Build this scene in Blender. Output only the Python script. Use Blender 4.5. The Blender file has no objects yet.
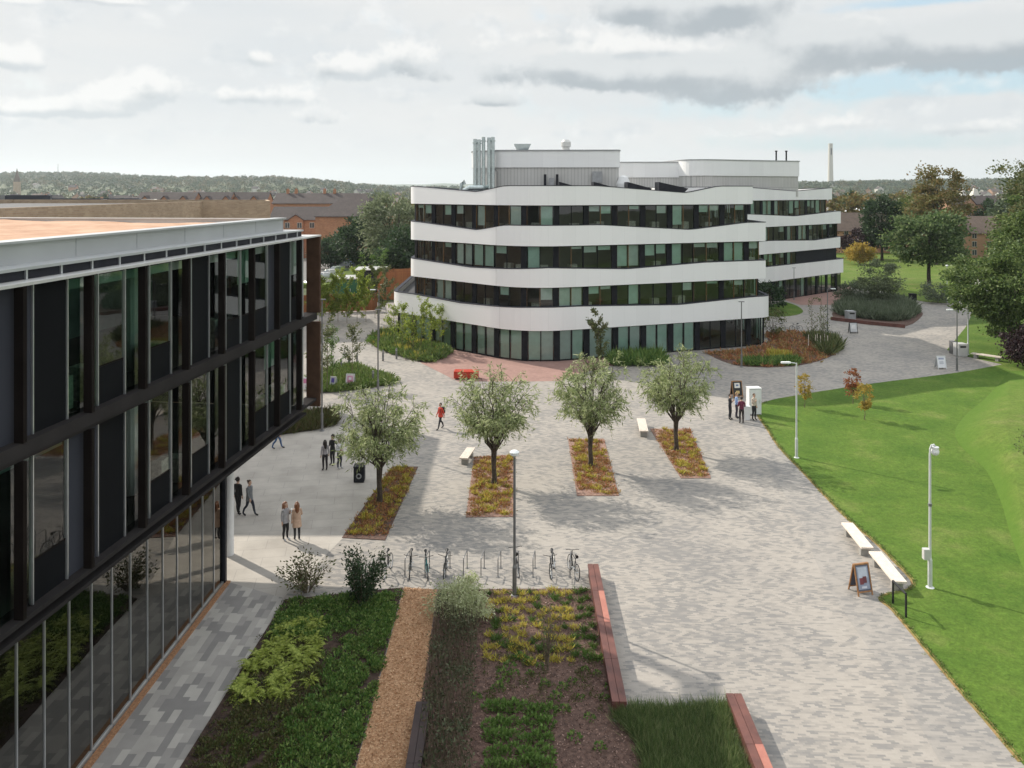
import bpy, bmesh, math, random
import numpy as np
from mathutils import Vector, Matrix
R = math.radians
scene = bpy.context.scene
COL = scene.collection
H, F, CX, HY = 15.5, 800.0, 512.0, 191.0

def G(px, py, z=0.0):
    """ground point seen at a pixel of the photograph"""
    y = F * (H - z) / (py - HY)
    return ((px - CX) * y / F, y)
def XA(px, y):
    return (px - CX) * y / F
def ZA(py, y):
    return H - (py - HY) * y / F

# ------------------------------------------------------------------ node helpers
class NT:
    def __init__(s, tree): s.t = tree
    def n(s, typ, **kw):
        nd = s.t.nodes.new(typ)
        for k, v in kw.items():
            if k.startswith('i_'):
                key = k[2:]
                key = int(key) if key.isdigit() else key.replace('_', ' ')
                nd.inputs[key].default_value = v
            else:
                setattr(nd, k, v)
        return nd
    def l(s, a, b): s.t.links.new(a, b)
    def math(s, op, a, b=None, c=None, clamp=False):
        nd = s.t.nodes.new('ShaderNodeMath'); nd.operation = op; nd.use_clamp = clamp
        for i, v in enumerate((a, b, c)):
            if v is None: continue
            if isinstance(v, (int, float)): nd.inputs[i].default_value = v
            else: s.t.links.new(v, nd.inputs[i])
        return nd.outputs[0]
    def ramp(s, fac, stops, interp='LINEAR'):
        nd = s.t.nodes.new('ShaderNodeValToRGB'); cr = nd.color_ramp; cr.interpolation = interp
        while len(cr.elements) < len(stops): cr.elements.new(0.5)
        for e, (p, c) in zip(cr.elements, stops):
            e.position = p; e.color = (*c, 1) if len(c) == 3 else c
        s.t.links.new(fac, nd.inputs[0]); return nd.outputs[0]
    def mix(s, fac, a, b, mode='MIX'):
        nd = s.t.nodes.new('ShaderNodeMixRGB'); nd.blend_type = mode
        for i, v in enumerate((fac, a, b)):
            if isinstance(v, (int, float)): nd.inputs[i].default_value = v
            elif isinstance(v, tuple): nd.inputs[i].default_value = (*v, 1) if len(v) == 3 else v
            else: s.t.links.new(v, nd.inputs[i])
        return nd.outputs[0]
    def noise(s, vec, scale, detail=3, rough=.55, out=0):
        nd = s.n('ShaderNodeTexNoise'); nd.inputs['Scale'].default_value = scale
        nd.inputs['Detail'].default_value = detail; nd.inputs['Roughness'].default_value = rough
        if vec is not None: s.t.links.new(vec, nd.inputs['Vector'])
        return nd.outputs[out]
    def bump(s, h, strength=.3, dist=.02):
        nd = s.n('ShaderNodeBump'); nd.inputs['Strength'].default_value = strength
        nd.inputs['Distance'].default_value = dist
        s.t.links.new(h, nd.inputs['Height']); return nd.outputs[0]

def newmat(name):
    m = bpy.data.materials.new(name); m.use_nodes = True
    t = m.node_tree; b = t.nodes['Principled BSDF']
    return m, NT(t), b
def mat(name, col, rough=.6, metal=0.0, var=.12, scale=3.0, bump=0.0, bscale=None, spec=.4, col2=None):
    """plain surface with uneven tone"""
    m, q, b = newmat(name)
    tc = q.n('ShaderNodeTexCoord').outputs['Object']
    nz = q.noise(tc, scale, 4)
    c2 = col2 or tuple(max(0, c * (1 - 2 * var)) for c in col)
    c1 = tuple(min(1, c * (1 + var)) for c in col) if col2 is None else col
    q.l(q.ramp(nz, [(.3, c2), (.7, c1)]), b.inputs['Base Color'])
    b.inputs['Roughness'].default_value = rough; b.inputs['Metallic'].default_value = metal
    b.inputs['Specular IOR Level'].default_value = spec
    if bump:
        q.l(q.bump(q.noise(tc, bscale or scale * 6, 4), bump, .03), b.inputs['Normal'])
    return m
def leafmat(name, cols, trans=.35, rough=.55):
    m, q, b = newmat(name)
    rnd = q.n('ShaderNodeNewGeometry').outputs['Random Per Island']
    n = len(cols)
    c = q.ramp(rnd, [(i / max(1, n - 1), k) for i, k in enumerate(cols)])
    q.l(c, b.inputs['Base Color']); b.inputs['Roughness'].default_value = rough
    b.inputs['Specular IOR Level'].default_value = .3
    tr = q.n('ShaderNodeBsdfTranslucent'); q.l(c, tr.inputs['Color'])
    mx = q.n('ShaderNodeMixShader'); mx.inputs[0].default_value = trans
    q.l(b.outputs[0], mx.inputs[1]); q.l(tr.outputs[0], mx.inputs[2])
    q.l(mx.outputs[0], q.t.nodes['Material Output'].inputs['Surface'])
    return m
def glassmat(name, tint, base=.04, boost=1.0, gcol=(1, 1, 1)):
    m, q, b = newmat(name); q.t.nodes.remove(b)
    fr = q.n('ShaderNodeFresnel'); fr.inputs[0].default_value = 1.52
    tc = q.n('ShaderNodeTexCoord').outputs['Object']
    nb = q.bump(q.noise(tc, .8, 2), .05, .02)
    fac = q.math('ADD', q.math('MULTIPLY', fr.outputs[0], boost), base, clamp=True)
    tr = q.n('ShaderNodeBsdfTransparent'); tr.inputs[0].default_value = (*tint, 1)
    gl = q.n('ShaderNodeBsdfGlossy'); gl.inputs['Roughness'].default_value = .015
    gl.inputs['Color'].default_value = (*gcol, 1)
    q.l(nb, gl.inputs['Normal'])
    mx = q.n('ShaderNodeMixShader'); q.l(fac, mx.inputs[0])
    q.l(tr.outputs[0], mx.inputs[1]); q.l(gl.outputs[0], mx.inputs[2])
    q.l(mx.outputs[0], q.t.nodes['Material Output'].inputs['Surface'])
    return m
def brickmat(name, c1, c2, mortar, bw, bh, ms=.008, rough=.8, vert=True, rot=0.0, offset=.5, noise_mix=.25, bump=.2, c3=None):
    m, q, b = newmat(name)
    tc = q.n('ShaderNodeTexCoord').outputs['Object']
    if vert:
        sx = q.n('ShaderNodeSeparateXYZ'); q.l(tc, sx.inputs[0])
        cb = q.n('ShaderNodeCombineXYZ')
        q.l(q.math('ADD', sx.outputs[0], sx.outputs[1]), cb.inputs[0]); q.l(sx.outputs[2], cb.inputs[1])
        vec = cb.outputs[0]
    else:
        mp = q.n('ShaderNodeMapping'); mp.inputs['Rotation'].default_value = (0, 0, rot)
        q.l(tc, mp.inputs[0]); vec = mp.outputs[0]
    br = q.n('ShaderNodeTexBrick'); q.l(vec, br.inputs['Vector']); br.offset = offset
    br.inputs['Scale'].default_value = 1; br.inputs['Brick Width'].default_value = bw
    br.inputs['Row Height'].default_value = bh; br.inputs['Mortar Size'].default_value = ms
    br.inputs['Color1'].default_value = (*c1, 1); br.inputs['Color2'].default_value = (*c2, 1)
    br.inputs['Mortar'].default_value = (*mortar, 1)
    nz = q.noise(tc, .7, 5)
    c = q.mix(noise_mix, br.outputs[0], q.ramp(nz, [(.3, (.3, .3, .3)), (.7, (.75, .75, .75))]), 'OVERLAY')
    q.l(c, b.inputs['Base Color']); b.inputs['Roughness'].default_value = rough
    b.inputs['Specular IOR Level'].default_value = .25
    if bump: q.l(q.bump(br.outputs[1], -bump, .01), b.inputs['Normal'])
    return m

# ------------------------------------------------------------------ mesh helpers
class MB:
    def __init__(s): s.v = []; s.f = []; s.mi = []; s.cur = 0
    def add(s, vs, fs):
        o = len(s.v); s.v.extend([tuple(v) for v in vs])
        for f in fs: s.f.append(tuple(i + o for i in f)); s.mi.append(s.cur)
        return s
    def box(s, x0, x1, y0, y1, z0, z1):
        return s.add([(x0, y0, z0), (x1, y0, z0), (x1, y1, z0), (x0, y1, z0), (x0, y0, z1), (x1, y0, z1), (x1, y1, z1), (x0, y1, z1)],
              [(0, 3, 2, 1), (4, 5, 6, 7), (0, 1, 5, 4), (1, 2, 6, 5), (2, 3, 7, 6), (3, 0, 4, 7)])
    def rbox(s, c, size, rot=0.0, m=None, bev=0.0):
        """box about centre c, turned about z (or by matrix m), with chamfered upright edges when bev"""
        hx, hy, hz = size[0] / 2, size[1] / 2, size[2] / 2
        M = m or Matrix.Rotation(rot, 3, 'Z')
        if bev:
            b = min(bev, hx * .9, hy * .9)
            ring = [(-hx + b, -hy), (hx - b, -hy), (hx, -hy + b), (hx, hy - b), (hx - b, hy), (-hx + b, hy), (-hx, hy - b), (-hx, -hy + b)]
        else:
            ring = [(-hx, -hy), (hx, -hy), (hx, hy), (-hx, hy)]
        n = len(ring); c = Vector(c)
        vs = [c + M @ Vector((x, y, -hz)) for x, y in ring] + [c + M @ Vector((x, y, hz)) for x, y in ring]
        fs = [tuple(range(n - 1, -1, -1)), tuple(range(n, 2 * n))] + [(i, (i + 1) % n, n + (i + 1) % n, n + i) for i in range(n)]
        return s.add(vs, fs)
    def prism(s, poly, z0, z1):
        n = len(poly)
        a = sum(poly[i][0] * poly[(i + 1) % n][1] - poly[(i + 1) % n][0] * poly[i][1] for i in range(n))
        if a < 0: poly = poly[::-1]
        vs = [(x, y, z0) for x, y in poly] + [(x, y, z1) for x, y in poly]
        return s.add(vs, [tuple(range(n - 1, -1, -1)), tuple(range(n, 2 * n))] + [(i, (i + 1) % n, n + (i + 1) % n, n + i) for i in range(n)])
    def sheet(s, poly, z):
        n = len(poly)
        a = sum(poly[i][0] * poly[(i + 1) % n][1] - poly[(i + 1) % n][0] * poly[i][1] for i in range(n))
        if a < 0: poly = poly[::-1]
        return s.add([(x, y, z) for x, y in poly], [tuple(range(n))])
    def tube(s, pts, rads, n=8, cap=True, close=False):
        pts = [Vector(p) for p in pts]
        if isinstance(rads, (int, float)): rads = [rads] * len(pts)
        rings = []; up = None
        N = len(pts)
        for i, p in enumerate(pts):
            if close: d = pts[(i + 1) % N] - pts[i - 1]
            else: d = pts[min(i + 1, N - 1)] - pts[max(i - 1, 0)]
            if d.length < 1e-9: d = Vector((0, 0, 1))
            d.normalize()
            if up is None: up = Vector((1, 0, 0)) if abs(d.x) < .9 else Vector((0, 1, 0))
            a = (up - d * up.dot(d)).normalized(); up = a; b = d.cross(a)
            rings.append([p + (a * math.cos(t) + b * math.sin(t)) * rads[i] for t in (2 * math.pi * k / n for k in range(n))])
        vs = [v for r in rings for v in r]; fs = []
        for i in range(N if close else N - 1):
            j = (i + 1) % N
            for k in range(n):
                fs.append((i * n + k, i * n + (k + 1) % n, j * n + (k + 1) % n, j * n + k))
        if cap and not close: fs += [tuple(range(n - 1, -1, -1)), tuple(range((N - 1) * n, N * n))]
        return s.add(vs, fs)
    def lathe(s, prof, c=(0, 0, 0), n=12):
        """prof = [(r,z)...]"""
        vs = []; fs = []
        for r, z in prof:
            for k in range(n):
                t = 2 * math.pi * k / n; vs.append((c[0] + r * math.cos(t), c[1] + r * math.sin(t), c[2] + z))
        for i in range(len(prof) - 1):
            for k in range(n): fs.append((i * n + k, i * n + (k + 1) % n, (i + 1) * n + (k + 1) % n, (i + 1) * n + k))
        fs += [tuple(range(n - 1, -1, -1)), tuple(range((len(prof) - 1) * n, len(prof) * n))]
        return s.add(vs, fs)
    def ball(s, c, r, nu=10, nv=7, sc=(1, 1, 1)):
        prof = [(max(.001, math.sin(math.pi * i / nv)) * r, -math.cos(math.pi * i / nv) * r) for i in range(nv + 1)]
        o = len(s.v); s.lathe(prof, (0, 0, 0), nu)
        for i in range(o, len(s.v)):
            x, y, z = s.v[i]; s.v[i] = (c[0] + x * sc[0], c[1] + y * sc[1], c[2] + z * sc[2])
        return s
    def build(s, name, mats, parent=None, off=(0, 0, 0), smooth=False):
        me = bpy.data.meshes.new(name)
        if off != (0, 0, 0): s.v = [(x - off[0], y - off[1], z - off[2]) for x, y, z in s.v]
        me.from_pydata(s.v, [], s.f)
        if not isinstance(mats, (list, tuple)): mats = [mats]
        for m in mats: me.materials.append(m)
        if len(mats) > 1: me.polygons.foreach_set('material_index', s.mi)
        if smooth:
            me.polygons.foreach_set('use_smooth', [True] * len(me.polygons))
        me.update()
        return link(name, me, parent)
def link(name, data, parent=None):
    o = bpy.data.objects.new(name, data); COL.objects.link(o)
    if parent is not None: o.parent = parent
    return o
def tag(o, label, cat, group=None):
    o['label'] = label; o['category'] = cat
    if group: o['group'] = group
    return o
def thing(name, label, cat, loc=(0, 0, 0), rot=0.0, group=None):
    o = bpy.data.objects.new(name, None); COL.objects.link(o)
    o.empty_display_size = .3
    o.location = loc if len(loc) == 3 else (*loc, 0); o.rotation_euler = (0, 0, rot)
    return tag(o, label, cat, group)
def structure(name, mb, m):
    o = mb.build(name, m); o['kind'] = 'structure'; return o
def kids(o): return [c for c in bpy.data.objects if c.parent == o]
KIDS = {}
def dup(root, loc, rot=0.0, scale=None, label=None, group=None):
    if root.name not in KIDS:
        KIDS[root.name] = [(c, kids(c)) for c in kids(root)]
    r = root.copy(); COL.objects.link(r); r.location = loc if len(loc) == 3 else (*loc, 0); r.rotation_euler = (0, 0, rot)
    if scale is not None: r.scale = scale if isinstance(scale, tuple) else (scale,) * 3
    if label: r['label'] = label
    if group: r['group'] = group
    for c, gs in KIDS[root.name]:
        d = c.copy(); COL.objects.link(d); d.parent = r
        for g in gs:
            e = g.copy(); COL.objects.link(e); e.parent = d
    return r
def quadmesh(name, V, m, parent=None, k=4):
    """V: (n,k,3) array of loose faces"""
    n = len(V); me = bpy.data.meshes.new(name)
    me.vertices.add(n * k); me.vertices.foreach_set('co', np.ascontiguousarray(V, dtype=np.float32).ravel())
    me.loops.add(n * k); me.loops.foreach_set('vertex_index', np.arange(n * k, dtype=np.int32))
    me.polygons.add(n); me.polygons.foreach_set('loop_start', np.arange(0, n * k, k, dtype=np.int32))
    me.polygons.foreach_set('loop_total', np.full(n, k, dtype=np.int32))
    mats = m if isinstance(m, (list, tuple)) else [m]
    for x in mats: me.materials.append(x)
    me.update(); me.validate()
    return link(name, me, parent)
def unit(a): return a / (np.linalg.norm(a, axis=-1, keepdims=True) + 1e-9)
def leaves(rng, P, D, ln, wd, jitter=.35):
    """lance-shaped leaf faces at points P along directions D"""
    n = len(P)
    L = ln * rng.uniform(.65, 1.35, (n, 1)); W = wd * rng.uniform(.7, 1.3, (n, 1))
    D = unit(D + rng.normal(0, jitter, (n, 3)))
    S = unit(np.cross(D, rng.normal(0, 1, (n, 3))))
    N = np.cross(D, S)
    a = P; b = P + D * L * .45 + S * W * .5 + N * W * .12; c = P + D * L; d = P + D * L * .45 - S * W * .5 + N * W * .12
    return np.stack([a, b, c, d], 1)
def inpoly(x, y, poly):
    c = np.zeros(len(x), bool); n = len(poly); j = n - 1
    for i in range(n):
        xi, yi = poly[i]; xj, yj = poly[j]
        t = ((yi > y) != (yj > y)) & (x < (xj - xi) * (y - yi) / ((yj - yi) or 1e-9) + xi)
        c ^= t; j = i
    return c
def scatter(rng, poly, n):
    xs = [p[0] for p in poly]; ys = [p[1] for p in poly]
    out = np.zeros((0, 2))
    while len(out) < n:
        x = rng.uniform(min(xs), max(xs), n * 3); y = rng.uniform(min(ys), max(ys), n * 3)
        k = inpoly(x, y, poly); out = np.concatenate([out, np.stack([x[k], y[k]], 1)])
    return out[:n]
def tufts(rng, pts, z, nb, h, w, spread, lean=.8, hvar=.35):
    """blades springing from each point; returns (n*nb,4,3)"""
    n = len(pts); P = np.repeat(np.concatenate([pts, np.full((n, 1), z)], 1), nb, 0)
    P = P + np.concatenate([rng.normal(0, spread, (n * nb, 2)), np.zeros((n * nb, 1))], 1)
    D = np.concatenate([rng.normal(0, lean, (n * nb, 2)), np.ones((n * nb, 1))], 1)
    hs = np.repeat(h * rng.uniform(1 - hvar, 1 + hvar, (n, 1)), nb, 0)
    Vs = leaves(rng, np.zeros_like(P), D, 1.0, w / h, .1)
    return Vs * hs[:, :, None] + P[:, None, :]
def mounds(rng, pts, z, nb, rad, leaf, hgt=.8, var=.35):
    """low rounded plants: small leaves over a dome at each point"""
    n = len(pts); rr = rad * rng.uniform(1 - var, 1 + var, n); R_ = np.repeat(rr, nb)
    d = unit(rng.normal(0, 1, (n * nb, 3))); d[:, 2] = np.abs(d[:, 2])
    k = rng.uniform(.55, 1.0, (n * nb, 1))
    P = np.repeat(np.concatenate([pts, np.full((n, 1), z)], 1), nb, 0) + d * R_[:, None] * k * np.array([1, 1, hgt])
    return leaves(rng, P, d + np.array([0, 0, .35]), leaf, leaf * .62, .45)
def smooth_path(pts, n=6):
    """Catmull-Rom through pts"""
    P = [Vector(p) for p in pts]; out = []
    for i in range(len(P) - 1):
        a = P[max(i - 1, 0)]; b = P[i]; c = P[i + 1]; d = P[min(i + 2, len(P) - 1)]
        for k in range(n):
            t = k / n
            out.append(.5 * ((2 * b) + (c - a) * t + (2 * a - 5 * b + 4 * c - d) * t * t + (3 * b - a - 3 * c + d) * t ** 3))
    out.append(P[-1]); return out
def smooth2(pts, n=5):
    return [(p.x, p.y) for p in smooth_path([(x, y, 0) for x, y in pts], n)]
# ------------------------------------------------------------------ camera, sun, sky
cam = bpy.data.cameras.new('camera'); camo = bpy.data.objects.new('camera', cam); COL.objects.link(camo)
cam.lens = 36 * F / 1024; cam.sensor_width = 36; cam.shift_y = -(384 - HY) / 1024
cam.clip_start = .1; cam.clip_end = 20000
camo.location = (0, 0, H); camo.rotation_euler = (R(90), 0, 0); scene.camera = camo
SUN_EL = R(34); SDX, SDY = -.78, .626
sun = bpy.data.lights.new('sun', 'SUN'); sun.energy = 5.0; sun.angle = R(.6); sun.color = (1, .92, .80)
suno = bpy.data.objects.new('sun', sun); COL.objects.link(suno)
sv = Vector((SDX * math.cos(SUN_EL), SDY * math.cos(SUN_EL), math.sin(SUN_EL)))
suno.rotation_euler = sv.to_track_quat('Z', 'Y').to_euler(); suno.location = (-40, 30, 60)

w = bpy.data.worlds.new('World'); scene.world = w; w.use_nodes = True
q = NT(w.node_tree)
for nd in list(w.node_tree.nodes): w.node_tree.nodes.remove(nd)
out = q.n('ShaderNodeOutputWorld')
sky = q.n('ShaderNodeTexSky'); sky.sky_type = 'NISHITA'; sky.sun_disc = False
sky.sun_elevation = SUN_EL; sky.sun_rotation = math.atan2(SDX, SDY); sky.air_density = 1.2; sky.dust_density = 1.5
bg1 = q.n('ShaderNodeBackground'); bg1.inputs[1].default_value = .15; q.l(q.mix(.65, sky.outputs[0], (3.3, 4.5, 5.3)), bg1.inputs[0])
gen = q.n('ShaderNodeTexCoord').outputs['Generated']
sx = q.n('ShaderNodeSeparateXYZ'); q.l(gen, sx.inputs[0])
U = q.math('ARCTAN2', sx.outputs[0], sx.outputs[1]); V = sx.outputs[2]
def cvec(su, sv_, ou=0.0, ov=0.0):
    cb = q.n('ShaderNodeCombineXYZ')
    q.l(q.math('MULTIPLY_ADD', U, su, ou), cb.inputs[0]); q.l(q.math('MULTIPLY_ADD', V, sv_, ov), cb.inputs[1]); return cb.outputs[0]
n_big = q.noise(cvec(9, 13), 1.0, 6, .58)
n_fine = q.noise(cvec(21, 24, 3.1, 1.7), 1.0, 7, .55)
n_soft = q.noise(cvec(3, 14, 9.3, 4.4), 1.0, 4, .5)
n_tiny = q.noise(cvec(56, 60, 7.7, 2.9), 1.0, 6, .6)
def blobs(lst):
    """clouds given by centre, base line, half width and height, flat below and billowing above"""
    tot = None; low = None
    for px, base, hw, ht, a in lst:
        u0 = math.atan((px - 512) / 800); v0 = (HY - base + ht * .32) / 800 * math.cos(u0)
        du = q.math('MULTIPLY', q.math('SUBTRACT', U, u0), 800 / hw); dv = q.math('MULTIPLY', q.math('SUBTRACT', V, v0), 800 / (ht * .80))
        dv = q.math('MULTIPLY', dv, q.math('ADD', 1.0, q.math('MULTIPLY', q.math('LESS_THAN', dv, 0.0), .7)))
        e = q.math('MULTIPLY', q.math('EXPONENT', q.math('MULTIPLY', q.math('ADD', q.math('MULTIPLY', du, du), q.math('MULTIPLY', dv, dv)), -1)), a)
        lo = q.math('MULTIPLY', e, dv)
        tot = e if tot is None else q.math('ADD', tot, e); low = lo if low is None else q.math('ADD', low, lo)
    return tot, low
g_t, g_l = blobs([(632, 22, 42, 26, .9), (700, 34, 66, 36, 1.0), (735, 16, 50, 26, .9), (602, 89, 62, 26, 1.0), (565, 76, 40, 22, .7), (742, 102, 78, 40, 1.0), (690, 84, 50, 26, .8), (848, 64, 66, 34, 1.0), (800, 52, 40, 22, .7), (970, 66, 56, 36, .9), (1020, 58, 50, 36, 1.0),
                  (492, 107, 30, 12, .8), (440, 86, 34, 22, .5), (402, 76, 22, 22, .6), (500, 84, 26, 20, .55), (315, 124, 28, 18, .5), (150, 100, 22, 18, .55), (332, 78, 24, 14, .5), (246, 104, 22, 14, .45), (965, 136, 44, 14, .35)])
w_t, w_l = blobs([(150, 98, 30, 28, 1.0), (112, 104, 34, 20, .8), (12, 68, 32, 20, 1.0), (345, 80, 42, 24, 1.0), (258, 66, 22, 16, .8), (300, 104, 30, 18, .7), (240, 104, 34, 16, .8), (95, 116, 50, 16, .8), (25, 116, 44, 14, .7), (402, 72, 32, 28, .8), (310, 124, 40, 16, .6),
                  (105, 8, 50, 10, .8), (15, 8, 30, 10, .7), (655, 60, 60, 24, .7), (850, 36, 70, 18, .6), (730, 66, 70, 20, .6), (600, 62, 50, 16, .6), (970, 134, 50, 16, .7), (845, 128, 40, 14, .6), (770, 138, 50, 12, .5), (560, 45, 60, 20, .6), (470, 60, 50, 20, .5)])
def sm(x, a, b):
    nd = q.n('ShaderNodeMapRange'); nd.interpolation_type = 'SMOOTHSTEP'
    q.l(x, nd.inputs[0]); nd.inputs[1].default_value = a; nd.inputs[2].default_value = b; return nd.outputs[0]
def cadd(t, k1, k2):
    return q.math('ADD', t, q.math('ADD', q.math('MULTIPLY', q.math('SUBTRACT', n_big, .5), k1), q.math('MULTIPLY', q.math('SUBTRACT', n_fine, .5), k2)))
a_g = sm(q.math('ADD', cadd(g_t, .45, 1.0), q.math('MULTIPLY', q.math('SUBTRACT', n_tiny, .5), .7)), .28, .72)
a_w = sm(q.math('ADD', cadd(w_t, .35, 1.0), q.math('MULTIPLY', q.math('SUBTRACT', n_tiny, .5), .9)), .30, .72)
n_puff = q.noise(cvec(13, 22, 5.5, 8.1), 1.0, 6, .55)
a_p = q.math('MULTIPLY', q.math('MULTIPLY', sm(n_puff, .50, .68), sm(V, .035, .08)), .55)
pcol = q.mix(sm(n_fine, .40, .62), (.60, .64, .67), (.84, .845, .84))
# veil of thin high cloud, thinner to the right where blue shows
veil = q.ramp(n_soft, [(.3, (.66, .69, .71)), (.7, (.74, .745, .74))])
hz = sm(V, .0, .10)
veil = q.mix(hz, (.72, .73, .73), veil)
b_t, _ = blobs([(950, 92, 130, 20, 1.0), (690, 120, 150, 22, .35), (1010, 78, 70, 14, .7), (930, 8, 80, 10, .6), (850, 150, 160, 16, .45), (560, 30, 80, 14, .2)])
blue = q.math('MULTIPLY', sm(cadd(b_t, .9, .6), .06, .65), .95)
base_sh = bg1
bgv = q.n('ShaderNodeBackground'); q.l(veil, bgv.inputs[0]); bgv.inputs[1].default_value = 1.0
m1 = q.n('ShaderNodeMixShader'); q.l(q.math('SUBTRACT', 1.0, blue), m1.inputs[0]); q.l(bg1.outputs[0], m1.inputs[1]); q.l(bgv.outputs[0], m1.inputs[2])
gshade = sm(q.math('ADD', g_l, q.math('MULTIPLY', q.math('SUBTRACT', n_fine, .5), 1.5)), -.40, .50)
gcol = q.mix(gshade, (.38, .425, .46), (.66, .685, .695))
bgg = q.n('ShaderNodeBackground'); q.l(gcol, bgg.inputs[0])
bgp = q.n('ShaderNodeBackground'); q.l(pcol, bgp.inputs[0])
m15 = q.n('ShaderNodeMixShader'); q.l(a_p, m15.inputs[0]); q.l(m1.outputs[0], m15.inputs[1]); q.l(bgp.outputs[0], m15.inputs[2]); m1 = m15
m2 = q.n('ShaderNodeMixShader'); 
wshade = sm(q.math('ADD', w_l, q.math('MULTIPLY', q.math('SUBTRACT', n_fine, .5), 1.3)), -.35, .25)
wcol = q.mix(wshade, (.55, .59, .615), (.84, .838, .825))
bgw = q.n('ShaderNodeBackground'); q.l(wcol, bgw.inputs[0])
m3 = q.n('ShaderNodeMixShader'); q.l(q.math('MULTIPLY', a_w, .9), m3.inputs[0]); q.l(m1.outputs[0], m3.inputs[1]); q.l(bgw.outputs[0], m3.inputs[2])
q.l(q.math('MULTIPLY', a_g, .92), m2.inputs[0]); q.l(m3.outputs[0], m2.inputs[1]); q.l(bgg.outputs[0], m2.inputs[2]); m3 = m2
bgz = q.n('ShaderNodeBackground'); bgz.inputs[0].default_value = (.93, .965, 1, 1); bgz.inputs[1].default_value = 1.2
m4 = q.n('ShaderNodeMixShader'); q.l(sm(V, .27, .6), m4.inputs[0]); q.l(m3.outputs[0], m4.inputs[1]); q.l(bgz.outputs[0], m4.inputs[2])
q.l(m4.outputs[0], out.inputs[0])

vs = scene.view_settings; vs.view_transform = 'Standard'; vs.look = 'None'; vs.gamma = 1; vs.exposure = 0.15; vs.use_curve_mapping = False
cy = scene.cycles; cy.use_denoising = True; cy.max_bounces = 7; cy.transparent_max_bounces = 24; cy.glossy_bounces = 3
cy.diffuse_bounces = 3; cy.transmission_bounces = 4; cy.caustics_reflective = False; cy.caustics_refractive = False
cy.sample_clamp_indirect = 6

# ------------------------------------------------------------------ materials
M = {}
M['white_panel'] = brickmat('white_panel', (.84, .845, .845), (.80, .805, .805), (.74, .74, .74), 1.6, 40.0, .012, rough=.4, noise_mix=.06, bump=.1)
M['white_metal'] = mat('white_metal', (.72, .73, .73), .35, var=.03)
M['grey_fascia'] = mat('grey_fascia', (.47, .485, .49), .35, .3, var=.05, scale=.5)
M['pale_metal'] = mat('pale_metal', (.56, .56, .545), .35, .2, var=.04)
M['silver'] = mat('silver', (.62, .64, .65), .28, .7, var=.05)
M['stainless'] = mat('stainless', (.50, .56, .56), .25, .85, var=.08)
M['dark_metal'] = mat('dark_metal', (.018, .019, .023), .45, var=.15)
M['charcoal'] = mat('charcoal', (.028, .029, .035), .4, var=.1)
M['navy_panel'] = mat('navy_panel', (.0105, .0112, .0128), .4, var=.1, scale=.5, spec=.18)
M['greyblue_panel'] = mat('greyblue_panel', (.050, .053, .066), .4, var=.06, scale=.5, spec=.2)
M['bronze'] = mat('bronze', (.013, .010, .009), .5, 0, var=.15, scale=1.2)
M['bronze_light'] = mat('bronze_light', (.085, .050, .034), .5, .1, var=.12)
M['slab_edge'] = mat('slab_edge', (.036, .033, .033), .6, var=.12, scale=.8, spec=.2)
M['timber_mullion'] = mat('timber_mullion', (.20, .115, .05), .5)
M['glass'] = glassmat('glass', (.80, .89, .86), .03, .9)
M['glass_green'] = glassmat('glass_green', (.48, .72, .61), .05, 1.15)
M['glass_mirror'] = glassmat('glass_mirror', (.30, .33, .32), .09, 1.2, (.85, .84, .80))
M['interior'] = mat('interior', (.17, .17, .165), .8, var=.2, scale=.4)
M['interior_floor'] = mat('interior_floor', (.11, .10, .09), .7, var=.2, scale=.4)
M['interior_white'] = mat('interior_white', (.6, .6, .58), .8, var=.05)
M['blind'] = mat('blind', (.64, .84, .75), .7, var=.05, scale=2)
M['blind_pale'] = mat('blind_pale', (.82, .90, .86), .7, var=.05, scale=2)
M['blind_grey'] = mat('blind_grey', (.68, .77, .74), .7, var=.05, scale=2)
M['furnish'] = mat('furnish', (.55, .52, .46), .6, var=.2, scale=9)
M['sand_roof'] = mat('sand_roof', (.50, .325, .22), .95, var=.1, scale=.9, bump=.8, bscale=9, col2=(.36, .20, .12))
M['roof_dark'] = mat('roof_dark', (.05, .052, .058), .8, var=.2)
M['roof_grey'] = mat('roof_grey', (.22, .23, .24), .8, var=.15)
M['membrane'] = mat('membrane', (.34, .35, .36), .7, var=.1)
M['tan_brick'] = brickmat('tan_brick', (.40, .30, .20), (.31, .22, .145), (.36, .31, .25), .45, .15, .012)
M['orange_brick'] = brickmat('orange_brick', (.42, .19, .095), (.33, .14, .07), (.36, .27, .2), .45, .15, .012)
M['pink_brick'] = brickmat('pink_brick', (.44, .25, .15), (.36, .19, .115), (.38, .3, .23), .45, .15, .012)
M['roof_tile'] = brickmat('roof_tile', (.088, .070, .066), (.066, .054, .053), (.03, .027, .027), .35, .22, .02, vert=False, bump=.3)
M['roof_brown'] = brickmat('roof_brown', (.17, .125, .098), (.13, .097, .08), (.06, .048, .042), .35, .22, .02, vert=False, bump=.3)
M['stone_pale'] = mat('stone_pale', (.55, .53, .48), .8, var=.08)
M['window_dark'] = mat('window_dark', (.05, .06, .07), .08, var=.2, spec=.7)
M['bark'] = mat('bark', (.075, .058, .043), .9, var=.3, scale=6, bump=.6, bscale=30)
M['bark_dark'] = mat('bark_dark', (.045, .036, .028), .9, var=.3, scale=5, bump=.5)
M['twig'] = mat('twig', (.16, .125, .085), .85, var=.25, scale=8)
M['soil'] = mat('soil', (.062, .038, .028), .95, var=.35, scale=5, bump=.8, bscale=30)
M['mulch'] = mat('mulch', (.165, .10, .078), .95, var=.3, scale=7, bump=1, bscale=28, col2=(.06, .035, .028))
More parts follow.
